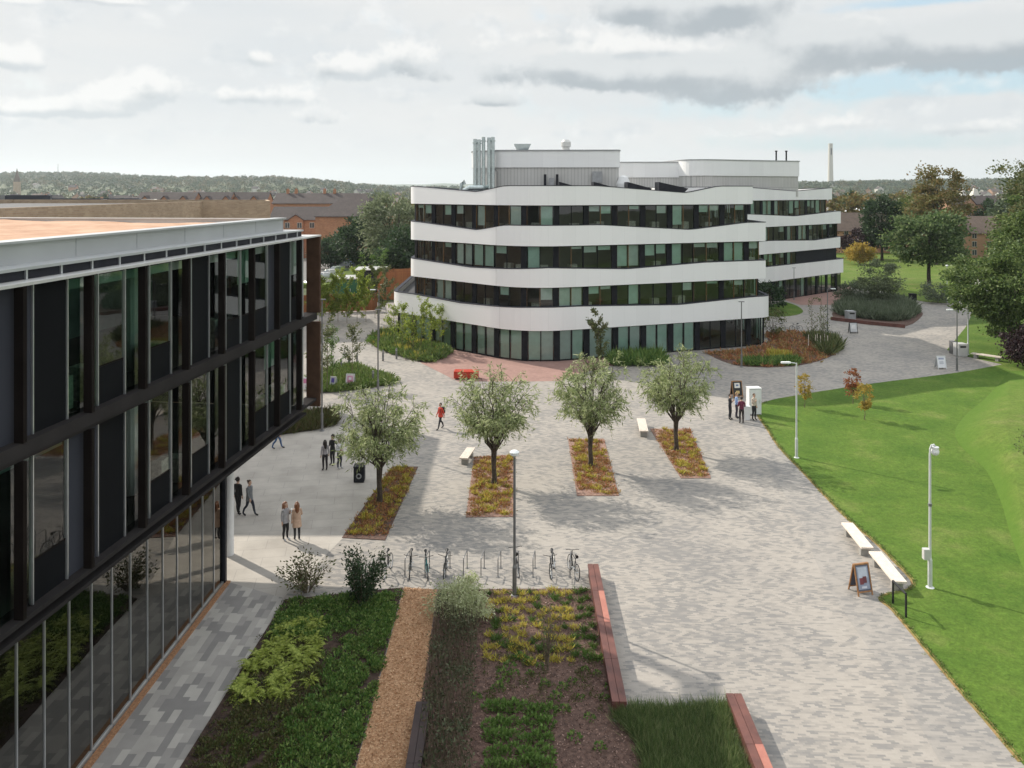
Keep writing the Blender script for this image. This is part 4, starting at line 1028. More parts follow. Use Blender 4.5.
# pavement signs, cabinets, bins
def a_board(label, px, py, w, h, rot, frame, content, group=None):
    X, Y = G(px, py); t = thing('pavement_sign', label, 'sign', (X, Y, 0), rot, group)
    for s in (-1, 1):
        tilt = s * .26; mtx = Matrix.Rotation(tilt, 3, 'X')
        def P(x, z, d=0): v = Vector((x, s * -.02 + s * d, z)); return (v.x, -s * (h * .27) * (1 - z / h) * 1.0 * -1 * -1 + (0) + s * -d, z)
        y0 = -s * h * .25
        def pt(x, z, d): return (x, y0 * (1 - z / h) - s * d, z)
        mb = MB(); b = .05
        for x0, x1, z0, z1 in ((-w / 2, -w / 2 + b, 0, h), (w / 2 - b, w / 2, 0, h), (-w / 2 + b, w / 2 - b, h - b, h), (-w / 2 + b, w / 2 - b, .12, .12 + b)):
            c8 = [pt(x0, z0, 0), pt(x1, z0, 0), pt(x1, z1, 0), pt(x0, z1, 0), pt(x0, z0, .035), pt(x1, z0, .035), pt(x1, z1, .035), pt(x0, z1, .035)]
            mb.add(c8, [(0, 1, 2, 3), (4, 7, 6, 5), (0, 4, 5, 1), (1, 5, 6, 2), (2, 6, 7, 3), (3, 7, 4, 0)])
        fo = mb.build('frame', M[frame], t)
        pn = MB(); mats = []
        c8 = [pt(-w / 2 + b, .12 + b, .012), pt(w / 2 - b, .12 + b, .012), pt(w / 2 - b, h - b, .012), pt(-w / 2 + b, h - b, .012), pt(-w / 2 + b, .12 + b, .022), pt(w / 2 - b, .12 + b, .022), pt(w / 2 - b, h - b, .022), pt(-w / 2 + b, h - b, .022)]
        pn.add(c8, [(0, 1, 2, 3), (4, 7, 6, 5), (0, 4, 5, 1), (1, 5, 6, 2), (2, 6, 7, 3), (3, 7, 4, 0)])
        mats.append(mat('board_face', content[0], .5, var=.05))
        for (x0, x1, z0, z1, col) in content[1:]:
            mats.append(mat('board_print', col, .5, var=.1)); pn.cur = len(mats) - 1
            X0, X1 = -w / 2 + b + (w - 2 * b) * x0, -w / 2 + b + (w - 2 * b) * x1; Z0, Z1 = .17 + (h - .22) * z0, .17 + (h - .22) * z1
            if s == -1: X0, X1 = -X1, -X0
            pn.add([pt(X0, Z0, .026 + .001 * len(mats)), pt(X1, Z0, .026 + .001 * len(mats)), pt(X1, Z1, .026 + .001 * len(mats)), pt(X0, Z1, .026 + .001 * len(mats))], [(0, 1, 2, 3)])
        pn.build('panel', mats, fo)
    return t
poster = [(.10, .11, .15), (.06, .94, .06, .94, (.30, .33, .42)), (.15, .85, .5, .9, (.5, .54, .62)), (.2, .5, .25, .5, (.22, .06, .07)), (.45, .75, .3, .55, (.16, .05, .06)), (.3, .7, .1, .18, (.62, .64, .7))]
a_board('wood framed pavement sign with drinks poster beside the nearer white bench', 860.5, 592, .66, 1.12, R(14), 'sign_wood', poster)
chalk = [(.02, .02, .022), (.2, .8, .55, .9, (.68, .67, .62)), (.3, .7, .15, .35, (.6, .45, .2)), (.35, .65, .68, .8, (.15, .2, .35))]
a_board('wood framed chalkboard sign behind the group at the white cabinet', 736.5, 397, .8, 1.22, R(8), 'sign_wood', chalk)
white = [(.74, .75, .78), (.15, .85, .72, .9, (.35, .38, .5)), (.2, .75, .3, .6, (.55, .57, .62))]
a_board('white pavement sign with pale poster beside the lamp post at right', 940.5, 368.5, .8, 1.1, R(4), 'post_pale', white)
a_board('black framed pavement sign with pale face near the grey bin', 853, 333, .85, 1.15, R(0), 'black_paint', [(.55, .56, .57), (.2, .8, .3, .8, (.7, .7, .7))])
a_board('pink and white pavement sign by the grassy bed left of the curved building', 350.5, 386.5, .7, 1.0, R(-6), 'post_pale', [(.72, .60, .66), (.15, .85, .2, .85, (.62, .25, .4)), (.3, .7, .5, .75, (.75, .72, .74))])
a_board('purple and white pavement sign left of the pink one', 333.5, 388.5, .5, .95, R(-20), 'post_pale', [(.62, .62, .72), (.15, .85, .45, .9, (.12, .10, .42)), (.2, .6, .15, .3, (.10, .10, .3))])
a_board('pink topped pavement sign just behind the bronze end fin', 305.5, 390, .6, 1.0, R(20), 'post_pale', [(.7, .66, .68), (.1, .9, .5, .9, (.6, .2, .35))])

X, Y = G(754.5, 416); t = thing('kiosk_cabinet', 'tall plain white cabinet beside the group of people at the lawn corner', 'cabinet', (X + .1, Y + .5, 0), R(4))
mb = MB(); mb.box(-.43, -.38, -.3, .3, 0, 1.8); mb.box(.38, .43, -.3, .3, 0, 1.8); mb.box(-.38, .38, .25, .3, 0, 1.8); mb.build('carcass', M['white_metal'], t)
mb = MB(); mb.box(-.375, .375, -.315, -.29, .06, 1.78); do_ = mb.build('door', M['white_metal'], t)
mb = MB(); mb.box(.28, .31, -.35, -.318, .8, 1.1); mb.build('handle', M['silver'], do_)
mb = MB(); mb.box(-.45, .45, -.32, .32, 1.803, 1.86); mb.build('top', M['white_metal'], t)
for z in (.05, .6, 1.15, 1.65):
    mb = MB(); mb.box(-.375, .375, -.27, .245, z, z + .04); mb.build('shelf', M['white_metal'], t)
X, Y = G(747.5, 420.5); t = thing('counter', 'low white counter in front of the tall white cabinet', 'counter', (X, Y + .25, 0), R(4))
mb = MB(); mb.rbox((0, 0, .44), (.4, .34, .88), bev=.02); mb.build('body', M['white_metal'], t)
mb = MB(); mb.rbox((0, 0, .905), (.46, .4, .04), bev=.02); mb.build('top', M['lamp_white'], t)
def bin_(label, px, py, w, h, m='membrane'):
    X, Y = G(px, py); t = thing('litter_bin', label, 'bin', (X, Y + w / 2, 0), R(3), None)
    mb = MB(); mb.rbox((0, 0, .04), (w * .9, w * .9, .08)); mb.rbox((0, 0, h * .5), (w, w, h - .12), bev=.03); mb.build('body', M[m], t)
    mb = MB(); mb.rbox((0, -w / 2 - .006, h * .78), (w * .62, .012, .16)); mb.build('opening', M['rubber'], t)
    mb = MB(); mb.rbox((0, 0, h - .03), (w * 1.06, w * 1.06, .06), bev=.03); mb.build('lid', M[m], t)
bin_('grey litter bin at the front edge of the dark shrub bed', 852, 321, .95, 1.15)
bin_('wide white litter cabinet at the verge right of the lamp post', 963, 357, .9, 1.2, 'pale_metal')
bin_('dark slim bin beside the wide white cabinet on the verge', 954, 354, .45, 1.2, 'post_grey')
bin_('dark bin on the far path beside the shrub bed', 914, 301, .8, 1.0, 'charcoal')
bin_('dark brown square bin below the left pollard tree', 358.5, 483, .56, .86, 'charcoal')
X, Y = G(358.5, 483)
mb = MB(); mb.lathe([(.16, 0), (.16, .012)], n=16)
# round pale emblem on the bin front
vv = [(X + .17 * math.cos(a * math.pi / 8), Y - .02, .5 + .17 * math.sin(a * math.pi / 8)) for a in range(16)]
for o_ in list(bpy.data.objects):
    if o_.get('label', '').startswith('dark brown square bin'):
        mb = MB(); mb.add([((.15) * math.cos(a * math.pi / 8), -.292, .36 + .15 * math.sin(a * math.pi / 8)) for a in range(16)] + [(.08 * math.cos(a * math.pi / 8), -.292, .36 + .08 * math.sin(a * math.pi / 8)) for a in range(16)],
            [(a, (a + 1) % 16, 16 + (a + 1) % 16, 16 + a) for a in range(16)]); mb.build('emblem', M['membrane'], o_)

# ------------------------------------------------------------------ people
SK = [mat('skin_light', (.52, .34, .25), .6, var=.03), mat('skin_mid', (.30, .17, .11), .6, var=.03)]
HAIRM = {'dark': mat('hair_dark', (.02, .014, .011), .5), 'brown': mat('hair_brown', (.085, .045, .025), .5), 'fair': mat('hair_fair', (.30, .19, .09), .5), 'red': mat('hair_auburn', (.19, .075, .03), .5)}
CLOTH = {}
def cloth(c):
    if c not in CLOTH: CLOTH[c] = mat('cloth', c, .85, var=.12, scale=6)
    return CLOTH[c]
def person(label, px, py, yaw, top, legs, shoes=(.03, .03, .03), hair='dark', hairlen='short', pose='stand', arms=('down', 'down'), coat=None, hgt=1.7, skin=0, group=None, z=0.0):
    X, Y = G(px, py, z)
    t = thing('person', label, 'person', (X, Y, z), yaw, group)
    V = []; E = []; RR = []
    def jv(p, r, par=None):
        V.append(p); RR.append(r if isinstance(r, tuple) else (r, r))
        if par is not None: E.append((par, len(V) - 1))
        return len(V) - 1
    # faces -Y
    pel = jv((0, 0, .95), (.145, .11)); wa = jv((0, .0, 1.1), (.135, .10), pel); ch = jv((0, .0, 1.28), (.165, .115), wa); up_ = jv((0, .01, 1.40), (.13, .09), ch)
    nk = jv((0, .005, 1.48), .058, up_); jv((0, -.01, 1.56), .052, nk)
    st_ = {'stand': (.03, -.02), 'walk': (.30, -.26), 'wide': (.08, -.1)}[pose]
    feet = []
    for s, fy in ((-1, st_[0]), (1, st_[1])):
        hip = jv((s * .085, 0, .88), .10, pel)
        bend = -.06 if pose == 'walk' and fy > 0 else -.03
        lift = .04 if pose == 'walk' and fy > 0 else 0
        kn = jv((s * .095, fy * .5 + bend, .49 + lift * .3), .066, hip); cf = jv((s * .095, fy * .74 + .01, .33 + lift * .6), .06, kn)
        an = jv((s * .095, fy, .085 + lift), .042, cf); ft = jv((s * .10, fy - .09, .045 + lift * .5), .042, an); jv((s * .105, fy - .17, .035), .033, ft)
    hands = []
    for s, am in ((-1, arms[0]), (1, arms[1])):
        sh = jv((s * .165, .01, 1.385), .065, up_)
        sw = (.16 if s > 0 else -.16) if pose == 'walk' else 0
        if am == 'down': el, wr, hd = (s * .215, .03 + sw * .5, 1.12), (s * .225, -.02 + sw, .89), (0, -.15, -1)
        elif am == 'bent': el, wr, hd = (s * .23, .04, 1.13), (s * .14, -.20, 1.12), (-s * .4, -1, .1)
        elif am == 'phone': el, wr, hd = (s * .22, -.04, 1.13), (s * .10, -.20, 1.28), (-s * .2, -.5, .9)
        elif am == 'reach': el, wr, hd = (s * .24, -.16, 1.22), (s * .22, -.42, 1.30), (0, -1, .1)
        elif am == 'out': el, wr, hd = (s * .36, -.08, 1.28), (s * .56, -.20, 1.30), (s, -.5, 0)
        elif am == 'pocket': el, wr, hd = (s * .27, .05, 1.13), (s * .20, -.05, .93), (-s * .3, -.2, -1)
        e = jv(el, .048, sh); jv(wr, .034, e); hands.append((s, Vector(wr), Vector(hd).normalized()))
    me = bpy.data.meshes.new('skel'); me.from_pydata(V, E, []); ob = bpy.data.objects.new('skel', me); COL.objects.link(ob)
    mo = ob.modifiers.new('s', 'SKIN'); sub = ob.modifiers.new('u', 'SUBSURF'); sub.levels = 2; sub.render_levels = 2
    for i, r in enumerate(RR): me.skin_vertices[0].data[i].radius = r; me.skin_vertices[0].data[i].use_root = (i == 0)
    dg = bpy.context.evaluated_depsgraph_get(); ev = ob.evaluated_get(dg); body = bpy.data.meshes.new_from_object(ev)
    mb = MB(); mb.v = [tuple(v.co) for v in body.vertices]; mb.f = [tuple(p.vertices) for p in body.polygons]; mb.mi = [0] * len(mb.f)
    bpy.data.objects.remove(ob); bpy.data.meshes.remove(me); bpy.data.meshes.remove(body)
    # 0 skin 1 top 2 legs 3 shoes
    ws = [h[1] for h in hands]
    for i, f in enumerate(mb.f):
        c = sum((Vector(mb.v[k]) for k in f), Vector()) / len(f)
        if c.z < .095: m_ = 3
        elif c.z < .96 and not (abs(c.x) > .19 and c.z > .8): m_ = 2
        elif c.z > 1.475: m_ = 0
        elif min((c - w_).length for w_ in ws) < .05: m_ = 0
        else: m_ = 1
        mb.mi[i] = m_
    mb.cur = 0
    # head with brow, nose, chin and ears; eyes and mouth
    hz_ = 1.635
    mb.ball((0, -.005, hz_ + .01), .1, 14, 10, (.78, .98, 1.18)); mb.ball((0, -.055, hz_ - .075), .045, 8, 6, (1.0, .9, .8))
    mb.ball((0, -.108, hz_ - .012), .017, 6, 5, (.8, 1.1, 1.5))
    for s in (-1, 1): mb.ball((s * .08, .005, hz_), .022, 6, 5, (.4, .8, 1.3))
    # hands: palm, four unequal curled fingers, thumb
    for s, wr, hd in hands:
        side = Vector((0, -1, 0)) if abs(hd.z) > .6 else Vector((s, 0, 0)).cross(hd).normalized() * 1.0
        side = (side - hd * side.dot(hd)).normalized(); palm = hd.cross(side).normalized() * (-s)
        mb.tube([wr - hd * .02, wr + hd * .04, wr + hd * .085], [.026, .036, .034], 8)
        for k, ln in enumerate((.068, .078, .073, .056)):
            o_ = wr + hd * .078 + side * (.027 - .018 * k)
            mb.tube([o_, o_ + hd * ln * .5 + palm * .008, o_ + hd * ln * .85 + palm * .03], [.0095, .009, .007], 5)
        o_ = wr + hd * .03 + side * .03
        mb.tube([o_, o_ + side * .022 + hd * .02, o_ + side * .024 + hd * .055 + palm * .012], [.012, .011, .008], 5)
    mb.cur = 4
    for s in (-1, 1): mb.ball((s * .03, -.092, hz_ + .012), .010, 6, 4)
    mb.cur = 5; mb.rbox((0, -.1, hz_ - .055), (.04, .012, .008))
    body = mb.build('body', [SK[skin], cloth(top), cloth(legs), cloth(shoes), M['rubber'], cloth((.35, .13, .11))], t, smooth=True)
    # hair
    hb = MB(); prof = []
    n = 14
    vs = []; rows = 6
    for i in range(rows):
        a_ = math.pi / 2 * (1 - i / (rows - 1) * (1.35))
        for k in range(n):
            th = 2 * math.pi * k / n; fx, fy = math.cos(th), math.sin(th)
            aa = a_ if fy > -.35 else max(a_, .55)
            vs.append((fx * .088 * math.cos(aa), .004 + fy * .108 * math.cos(aa), hz_ + .022 + .118 * math.sin(aa)))
    hb.add(vs, [(i * n + k, i * n + (k + 1) % n, (i + 1) * n + (k + 1) % n, (i + 1) * n + k) for i in range(rows - 1) for k in range(n)])
    if hairlen == 'long':
        hb.tube([(0, .05, hz_ + .07), (0, .085, hz_ - .02), (0, .095, hz_ - .13), (0, .11, hz_ - .27), (0, .115, hz_ - .36)], [.075, .095, .095, .085, .04], 10)
        for s in (-1, 1): hb.tube([(s * .07, -.01, hz_ + .05), (s * .092, .0, hz_ - .06), (s * .095, -.02, hz_ - .2)], [.03, .034, .02], 7)
    elif hairlen == 'bun': hb.ball((0, .1, hz_ + .07), .05, 8, 6)
    elif hairlen == 'curly':
        rr = random.Random(7)
        for k in range(26):
            a_ = rr.uniform(0, 6.28); b_ = rr.uniform(.0, 1.4); hb.ball((.085 * math.cos(a_) * math.cos(b_), .03 + .1 * math.sin(a_) * math.cos(b_) * (1 if math.sin(a_) > 0 else .6), hz_ + .03 + .12 * math.sin(b_)), .035, 6, 5)
    hb.build('hair', HAIRM[hair], t, smooth=True)
    if coat:
        col, zb_ = coat; cb = MB(); n = 16
        rows_ = [(zb_, .215, .16), ((zb_ + .95) / 2, .20, .15), (.97, .185, .14), (1.1, .175, .135), (1.28, .195, .145), (1.38, .17, .12), (1.44, .09, .085)]
        vs = [(rx * math.cos(2 * math.pi * k / n), ry * math.sin(2 * math.pi * k / n) + .005, z_) for z_, rx, ry in rows_ for k in range(n)]
        cb.add(vs, [(i * n + k, i * n + (k + 1) % n, (i + 1) * n + (k + 1) % n, (i + 1) * n + k) for i in range(len(rows_) - 1) for k in range(n)])
        cb.build('coat', cloth(col), t, smooth=True)
    t.scale = (hgt / 1.76,) * 3
    return t
T = person
T('person in blue jeans and dark top walking left below the overhanging block', 277.5, 448.5, R(95), (.025, .03, .05), (.07, .13, .26), pose='walk')
T('person with long dark hair and grey top and black trousers, left of the trio', 325, 470.5, R(-150), (.36, .34, .36), (.03, .025, .03), hairlen='long', arms=('down', 'down'))
T('person in black top with arm held out, in the middle of the trio', 332.5, 465, R(-20), (.02, .02, .022), (.03, .03, .035), hairlen='curly', arms=('bent', 'out'))
T('person in white top and dark jeans on the right of the trio', 339.5, 468.5, R(60), (.62, .62, .64), (.04, .045, .07), shoes=(.5, .5, .5), hairlen='short', arms=('bent', 'down'))
T('person all in black with curly hair walking beside the round column', 238, 514.5, R(160), (.02, .02, .02), (.018, .018, .02), hairlen='curly', hgt=1.78, pose='wide')
T('person in long grey jacket striding right by the round column', 249.5, 515.5, R(75), (.16, .17, .18), (.03, .035, .05), hair='brown', hairlen='bun', pose='walk', coat=((.17, .18, .19), .78))
T('person in grey jacket and black leggings with drink, facing the person in the beige coat', 285.5, 540, R(60), (.30, .30, .31), (.02, .02, .02), shoes=(.6, .6, .6), hair='red', hairlen='long', arms=('down', 'phone'), coat=((.31, .31, .32), .82))
T('person in long beige coat with auburn hair seen from behind', 297, 540, R(-160), (.48, .33, .24), (.03, .03, .03), hair='red', hairlen='long', arms=('phone', 'down'), coat=((.50, .35, .255), .62))
T('person in red jacket walking across the sunlit plaza', 440.5, 429, R(-50), (.55, .06, .035), (.025, .025, .03), pose='walk', coat=((.55, .06, .035), .84))
T('person in dark shirt with arms crossed, leftmost of the group at the white cabinet', 730, 419.5, R(60), (.03, .03, .035), (.025, .025, .03), arms=('phone', 'phone'), hgt=1.75)
T('person in light blue shirt in the group, behind the person in dark red', 736.5, 418, R(70), (.30, .42, .68), (.06, .05, .07), hair='fair', arms=('bent', 'down'), hgt=1.75)
T('person in dark red top seen from behind at the low white counter', 741.5, 423.5, R(175), (.13, .022, .05), (.022, .02, .024), hair='dark', arms=('bent', 'bent'), hgt=1.8)
T('person in cream top and black trousers standing against the tall white cabinet', 754, 420, R(30), (.50, .43, .35), (.02, .02, .022), hair='brown', arms=('phone', 'down'), hgt=1.8)
# rucksack on the walker in red
X, Y = G(440.5, 429); t = thing('rucksack', 'black rucksack on the back of the walker in red', 'bag', (X, Y, 0), R(-50))
mb = MB(); mb.rbox((0, .21, 1.2), (.27, .15, .40), bev=.05); mb.build('bag_body', M['black_paint'], t)
mb = MB(); mb.rbox((0, .30, 1.11), (.2, .05, .18), bev=.02); mb.build('pocket', M['charcoal'], t)
for s in (-1, 1):
    mb = MB(); mb.tube([(s * .09, .16, 1.35), (s * .1, .02, 1.42), (s * .11, -.12, 1.3), (s * .12, -.1, 1.12), (s * .11, .14, 1.02)], .015, 5); mb.build('strap', M['charcoal'], t)
for dx, lab in ((285.5, 'paper cup in the hand of the person in the grey jacket'),):
    X, Y = G(dx, 540); a_ = R(60); hx, hy = .10, -.27
    t = thing('paper_cup', lab, 'cup', (X + hx * math.cos(a_) - hy * math.sin(a_), Y + hx * math.sin(a_) + hy * math.cos(a_), 1.27))
    mb = MB(); mb.lathe([(.03, 0), (.04, .11)], n=10); mb.build('cup', M['paper_white'], t)
    mb = MB(); mb.lathe([(.043, .111), (.043, .125), (.036, .13)], n=10); mb.build('lid', M['lamp_white'], t)
# ------------------------------------------------------------------ trees
def limb_path(p0, p1, sag, rng, n=5):
    p0 = Vector(p0); p1 = Vector(p1); out = []
    for i in range(n + 1):
        t = i / n; p = p0.lerp(p1, t); p.z += sag * math.sin(math.pi * t) ; p.x += rng.normal(0, .04) * (p1 - p0).length * math.sin(math.pi * t); p.y += rng.normal(0, .04) * (p1 - p0).length * math.sin(math.pi * t)
        out.append(p)
    return out
def pollard(name_label, px, py, seed, top, width):
    X, Y = G(px, py); rng = np.random.default_rng(seed)
    t = thing('pollard_tree', name_label, 'tree', (X, Y, .05), 0, 'pollarded silver leaved trees')
    Hh = ZA(top, Y) * 1.05; Rw = width * Y / F / 2
    th = 1.75; tk = MB(); tk.tube([(0, 0, -.05), (.02, 0, .4), (-.02, .01, 1.0), (0, 0, th - .15), (0, 0, th + .1)], [.17, .13, .125, .15, .17], 10)
    P = []; D = []; nl = 26
    for i in range(nl):
        a = 2 * math.pi * (i + rng.uniform(-.3, .3)) / nl * 1.0; inner = i % 3 == 0
        rr = Rw * (rng.uniform(.1, .5) if inner else rng.uniform(.6, .95)); el_ = rr / Rw; zt = th + (Hh - th) * (math.sqrt(max(0.02, 1 - el_ ** 2 * .92)) * rng.uniform(.72, .98) if inner else rng.uniform(.40, .95) * math.sqrt(max(.05, 1.32 - el_ ** 2)))
        a += (0 if not inner else 1.3)
        tip = (rr * math.cos(a), rr * math.sin(a), zt)
        path = limb_path((.1 * math.cos(a), .1 * math.sin(a), th - .05), tip, .25 * (1 if not inner else .1), rng, 6)
        L = (path[-1] - path[0]).length
        tk.tube(path, [.05, .042, .034, .027, .02, .013, .006], 5)
        for k in range(12):
            s = rng.uniform(.25, 1.0); b = path[min(5, int(s * 6))].lerp(path[min(6, int(s * 6) + 1)], (s * 6) % 1)
            az = a + rng.normal(0, .9); out_ = Vector((math.cos(az), math.sin(az), rng.uniform(.1, 1.5))).normalized(); ln = rng.uniform(.4, 1.15) * (1.1 - .3 * s)
            e = b + out_ * ln; e.z -= .12 * ln; dr = e + Vector((out_.x * .25, out_.y * .25, -.5)) * rng.uniform(.3, 1.5)
            # keep inside an uneven egg shaped outline
            tk.tube([b, b.lerp(e, .55) + Vector((0, 0, .05)), e, dr], [.011, .008, .006, .003], 3, cap=False)
            for q_ in range(20):
                u = rng.uniform(.15, 1.0); p = b.lerp(e, u / .65) if u < .65 else e.lerp(dr, (u - .65) / .35)
                P.append((p.x + rng.normal(0, .05), p.y + rng.normal(0, .05), p.z + rng.normal(0, .05)))
                D.append((out_.x * .6 + rng.normal(0, .3), out_.y * .6 + rng.normal(0, .3), -.25 + rng.normal(0, .45)))
    tk.build('trunk', M['bark'], t)
    quadmesh('crown', leaves(rng, np.array(P), np.array(D), .26, .058, .25), M['willow'], t)
    return t
pollard('leftmost pollarded silver leaved tree, over the planting strip by the trio of people', 379.5, 503, 11, 386, 92)
pollard('second pollarded tree from the left, over the planting strip with the grey bench', 494, 484, 12, 369, 88)
pollard('third pollarded tree from the left, over the narrow central planting strip', 590.5, 467, 13, 354, 80)
pollard('rightmost pollarded tree, over the planting strip with the short white bench', 676, 451, 14, 348, 78)

def broad_crown(rng, n, rx, ry, rz, zc, clumps, cr, ln, wd, lobes=.22, bottom=.75):
    ph = rng.uniform(0, 6.28, 6); C = []
    while len(C) < clumps:
        d = unit(rng.normal(0, 1, 3)); d[2] = d[2] if d[2] > 0 else d[2] * bottom
        a = math.atan2(d[1], d[0])
        k = 1 + lobes * (math.sin(3 * a + ph[0] + 2 * d[2]) * .5 + math.sin(5 * a + ph[1] - 3 * d[2]) * .35 + math.sin(6 * d[2] + ph[2]) * .4)
        r = rng.uniform(.35, 1) ** .45 * k
        C.append((d[0] * rx * r, d[1] * ry * r, zc + d[2] * rz * r))
    C = np.array(C); idx = rng.integers(0, clumps, n)
    off = rng.normal(0, 1, (n, 3)) * cr * rng.uniform(.5, 1.2, (clumps, 1))[idx] * np.array([1, 1, .62])
    P = C[idx] + off
    out_ = P - np.array([0, 0, zc])
    D = unit(out_) + np.array([0, 0, -.25])
    return leaves(rng, P, D, ln, wd, .7), C
def tree_parts(t, rng, h, rx, ry, zlow, m, bark, n, clumps, cr, ln, wd, trunk_r, lobes=.22, limbs=12, bottom=.75):
    zc = (h + zlow) / 2; rz = (h - zlow) / 2
    V, C = broad_crown(rng, n, rx, ry, rz, zc, clumps, cr, ln, wd, lobes, bottom)
    tk = MB(); zt = zlow + rz * .35
    tk.tube([(0, 0, -.3), (0, 0, .3), (rng.normal(0, .05), 0, zlow * .6), (0, 0, zt), (0, 0, zc + rz * .5)], [trunk_r * 1.4, trunk_r, trunk_r * .85, trunk_r * .7, trunk_r * .15], 9)
    for i in range(min(limbs, len(C))):
        c = C[i] * np.array([.9, .9, 1]); tk.tube(limb_path((0, 0, min(zt, c[2] - .1)), tuple(c), rz * .08, rng, 4), [trunk_r * .42, trunk_r * .32, trunk_r * .22, trunk_r * .13, trunk_r * .05], 5)
    tk.build('trunk', M[bark], t); quadmesh('crown', V, M[m], t)
    return t
def tree(name, label, x, y, h, rx, zlow, m, seed, n=7000, clumps=70, cr=None, ln=.4, wd=.26, tr=.25, bark='bark_dark', group=None, lobes=.22, ry=None, cat='tree', z=0, limbs=12, bottom=.75):
    t = thing(name, label, cat, (x, y, z), 0, group)
    return tree_parts(t, np.random.default_rng(seed), h, rx, ry or rx, zlow, m, bark, n, clumps, cr or rx * .16, ln, wd, tr, lobes, limbs, bottom)

# right hand side
def tp(px, y): return XA(px, y)
tree('maple_tree', 'round dark green tree with a clear trunk on the far lawn', tp(929, 131), 131, ZA(212, 131), 5.3, 3.1, 'maple', 31, 13000, 120, .75, .5, .36, .34, group='trees round the far lawn')
tree('broad_tree', 'tall olive brown tree with open ragged top behind the round dark green one', tp(937, 168), 168, ZA(174, 168), 5.4, 6, 'autumn', 32, 12000, 95, .85, .5, .36, .4, lobes=.35, group='trees round the far lawn')
tree('broad_tree', 'dense very dark green tree left of the round tree, behind the yellow shrub', tp(882, 178), 178, ZA(195, 178), 4.2, 2, 'dark_green', 33, 10000, 110, .65, .5, .36, .35, group='trees round the far lawn')
tree('copper_beech', 'dark purple leaved small tree beside the brick flats at right', tp(857, 182), 182, ZA(229, 182), 3.8, .8, 'copper', 34, 6000, 70, .7, .45, .34, .25, group='trees round the far lawn')
tree('rounded_shrub', 'rounded straw yellow shrub on the far lawn', tp(860, 168), 168, 4.4, 2.4, .2, 'gold', 35, 5000, 60, .5, .35, .24, .12, cat='shrub')
tree('broad_tree', 'yellowish green tree left of the tall olive brown tree', tp(912, 195), 195, ZA(193, 195), 5.2, 3, 'yellow_green', 36, 7000, 80, .9, .5, .36, .3, group='trees round the far lawn')
tree('broad_tree', 'large green tree with low hanging boughs at the right edge above the pale bench', tp(1011, 76), 76, ZA(246, 76), 5.0, 1.2, 'lime_maple', 37, 32000, 170, .5, .27, .19, .3, group='trees at the right edge', lobes=.28)
tree('broad_tree', 'tall olive tree rising out of frame at the right edge', tp(1064, 92), 92, ZA(146, 92), 6.9, 4, 'olive', 38, 36000, 240, .65, .32, .2, .4, group='trees at the right edge', lobes=.2)
tree('broad_tree', 'dark green tree in front of the tall olive one at the right edge', tp(1046, 84), 84, ZA(198, 84), 5.0, 3, 'lime_maple', 39, 26000, 150, .6, .3, .2, .35, group='trees at the right edge', lobes=.3)
tree('copper_beech', 'low purple leaved tree in the shade at the right edge', tp(1030, 70), 70, 3.6, 1.8, .3, 'copper', 40, 7000, 60, .4, .22, .16, .12, group='trees at the right edge')
tree('young_tree', 'young tree with thin yellow leaves on the lawn, nearest of three saplings', *G(864.5, 420), 2.7, .45, .45, 'gold', 41, 1100, 40, .12, .13, .085, .025, 'twig', group='lawn saplings', cat='sapling', limbs=16)
tree('young_tree', 'young tree with rust red leaves, rear sapling on the lawn', *G(853, 404), 2.6, .42, .45, 'rusty', 42, 900, 40, .12, .14, .09, .025, 'twig', group='lawn saplings', cat='sapling', limbs=16)
tree('young_tree', 'young tree with amber leaves on the lawn beside the slim lamp post', *G(804.5, 408), 2.6, .42, .45, 'gold', 43, 700, 40, .12, .13, .09, .022, 'twig', group='lawn saplings', cat='sapling', limbs=16)
a_ = G(1021, 483); tree('young_tree', 'thin sapling on the dry grass bank at the right edge', a_[0], a_[1] - .5, 2.2, .4, .6, 'olive', 44, 160, 14, .14, .11, .07, .02, 'twig', cat='sapling', z=.8)
# left of curved building
tree('broad_tree', 'big pale green willow like tree left of the curved building', tp(399, 140), 140, ZA(192, 140), 5.4, 2, 'grey_green', 45, 12000, 120, .9, .6, .26, .4, group='trees left of the curved building')
tree('broad_tree', 'dark green tree at the foot of the pale willow like one', tp(405, 132), 132, ZA(228, 132), 4.4, .5, 'dark_green', 46, 8000, 80, .8, .45, .33, .3, group='trees left of the curved building')
tree('broad_tree', 'dark tree between the brick flats and the pale willow like tree', tp(362, 148), 148, ZA(219, 148), 3.9, .8, 'dark_green', 47, 9000, 80, .75, .45, .33, .3, group='trees left of the curved building')
tree('broad_tree', 'low dark tree before the brick flats beside the bronze end fin', tp(331, 160), 160, ZA(235, 160), 3.5, .3, 'dark_green', 48, 6000, 60, .7, .45, .33, .25, group='trees left of the curved building')
for i, (px, y, tp_, r) in enumerate(((361, 128, 249, .7), (383, 126, 244, .8), (373, 130, 252, .6))):
    tree('young_tree', ['slender sapling on the berm, left one', 'slender sapling on the berm below the dark tree', 'small thin sapling on the berm, in the middle'][i], tp(px, y), y, ZA(tp_, y), r, .9, 'bright_green', 60 + i, 500, 26, .22, .2, .13, .04, 'twig', group='saplings on the berm', cat='sapling')
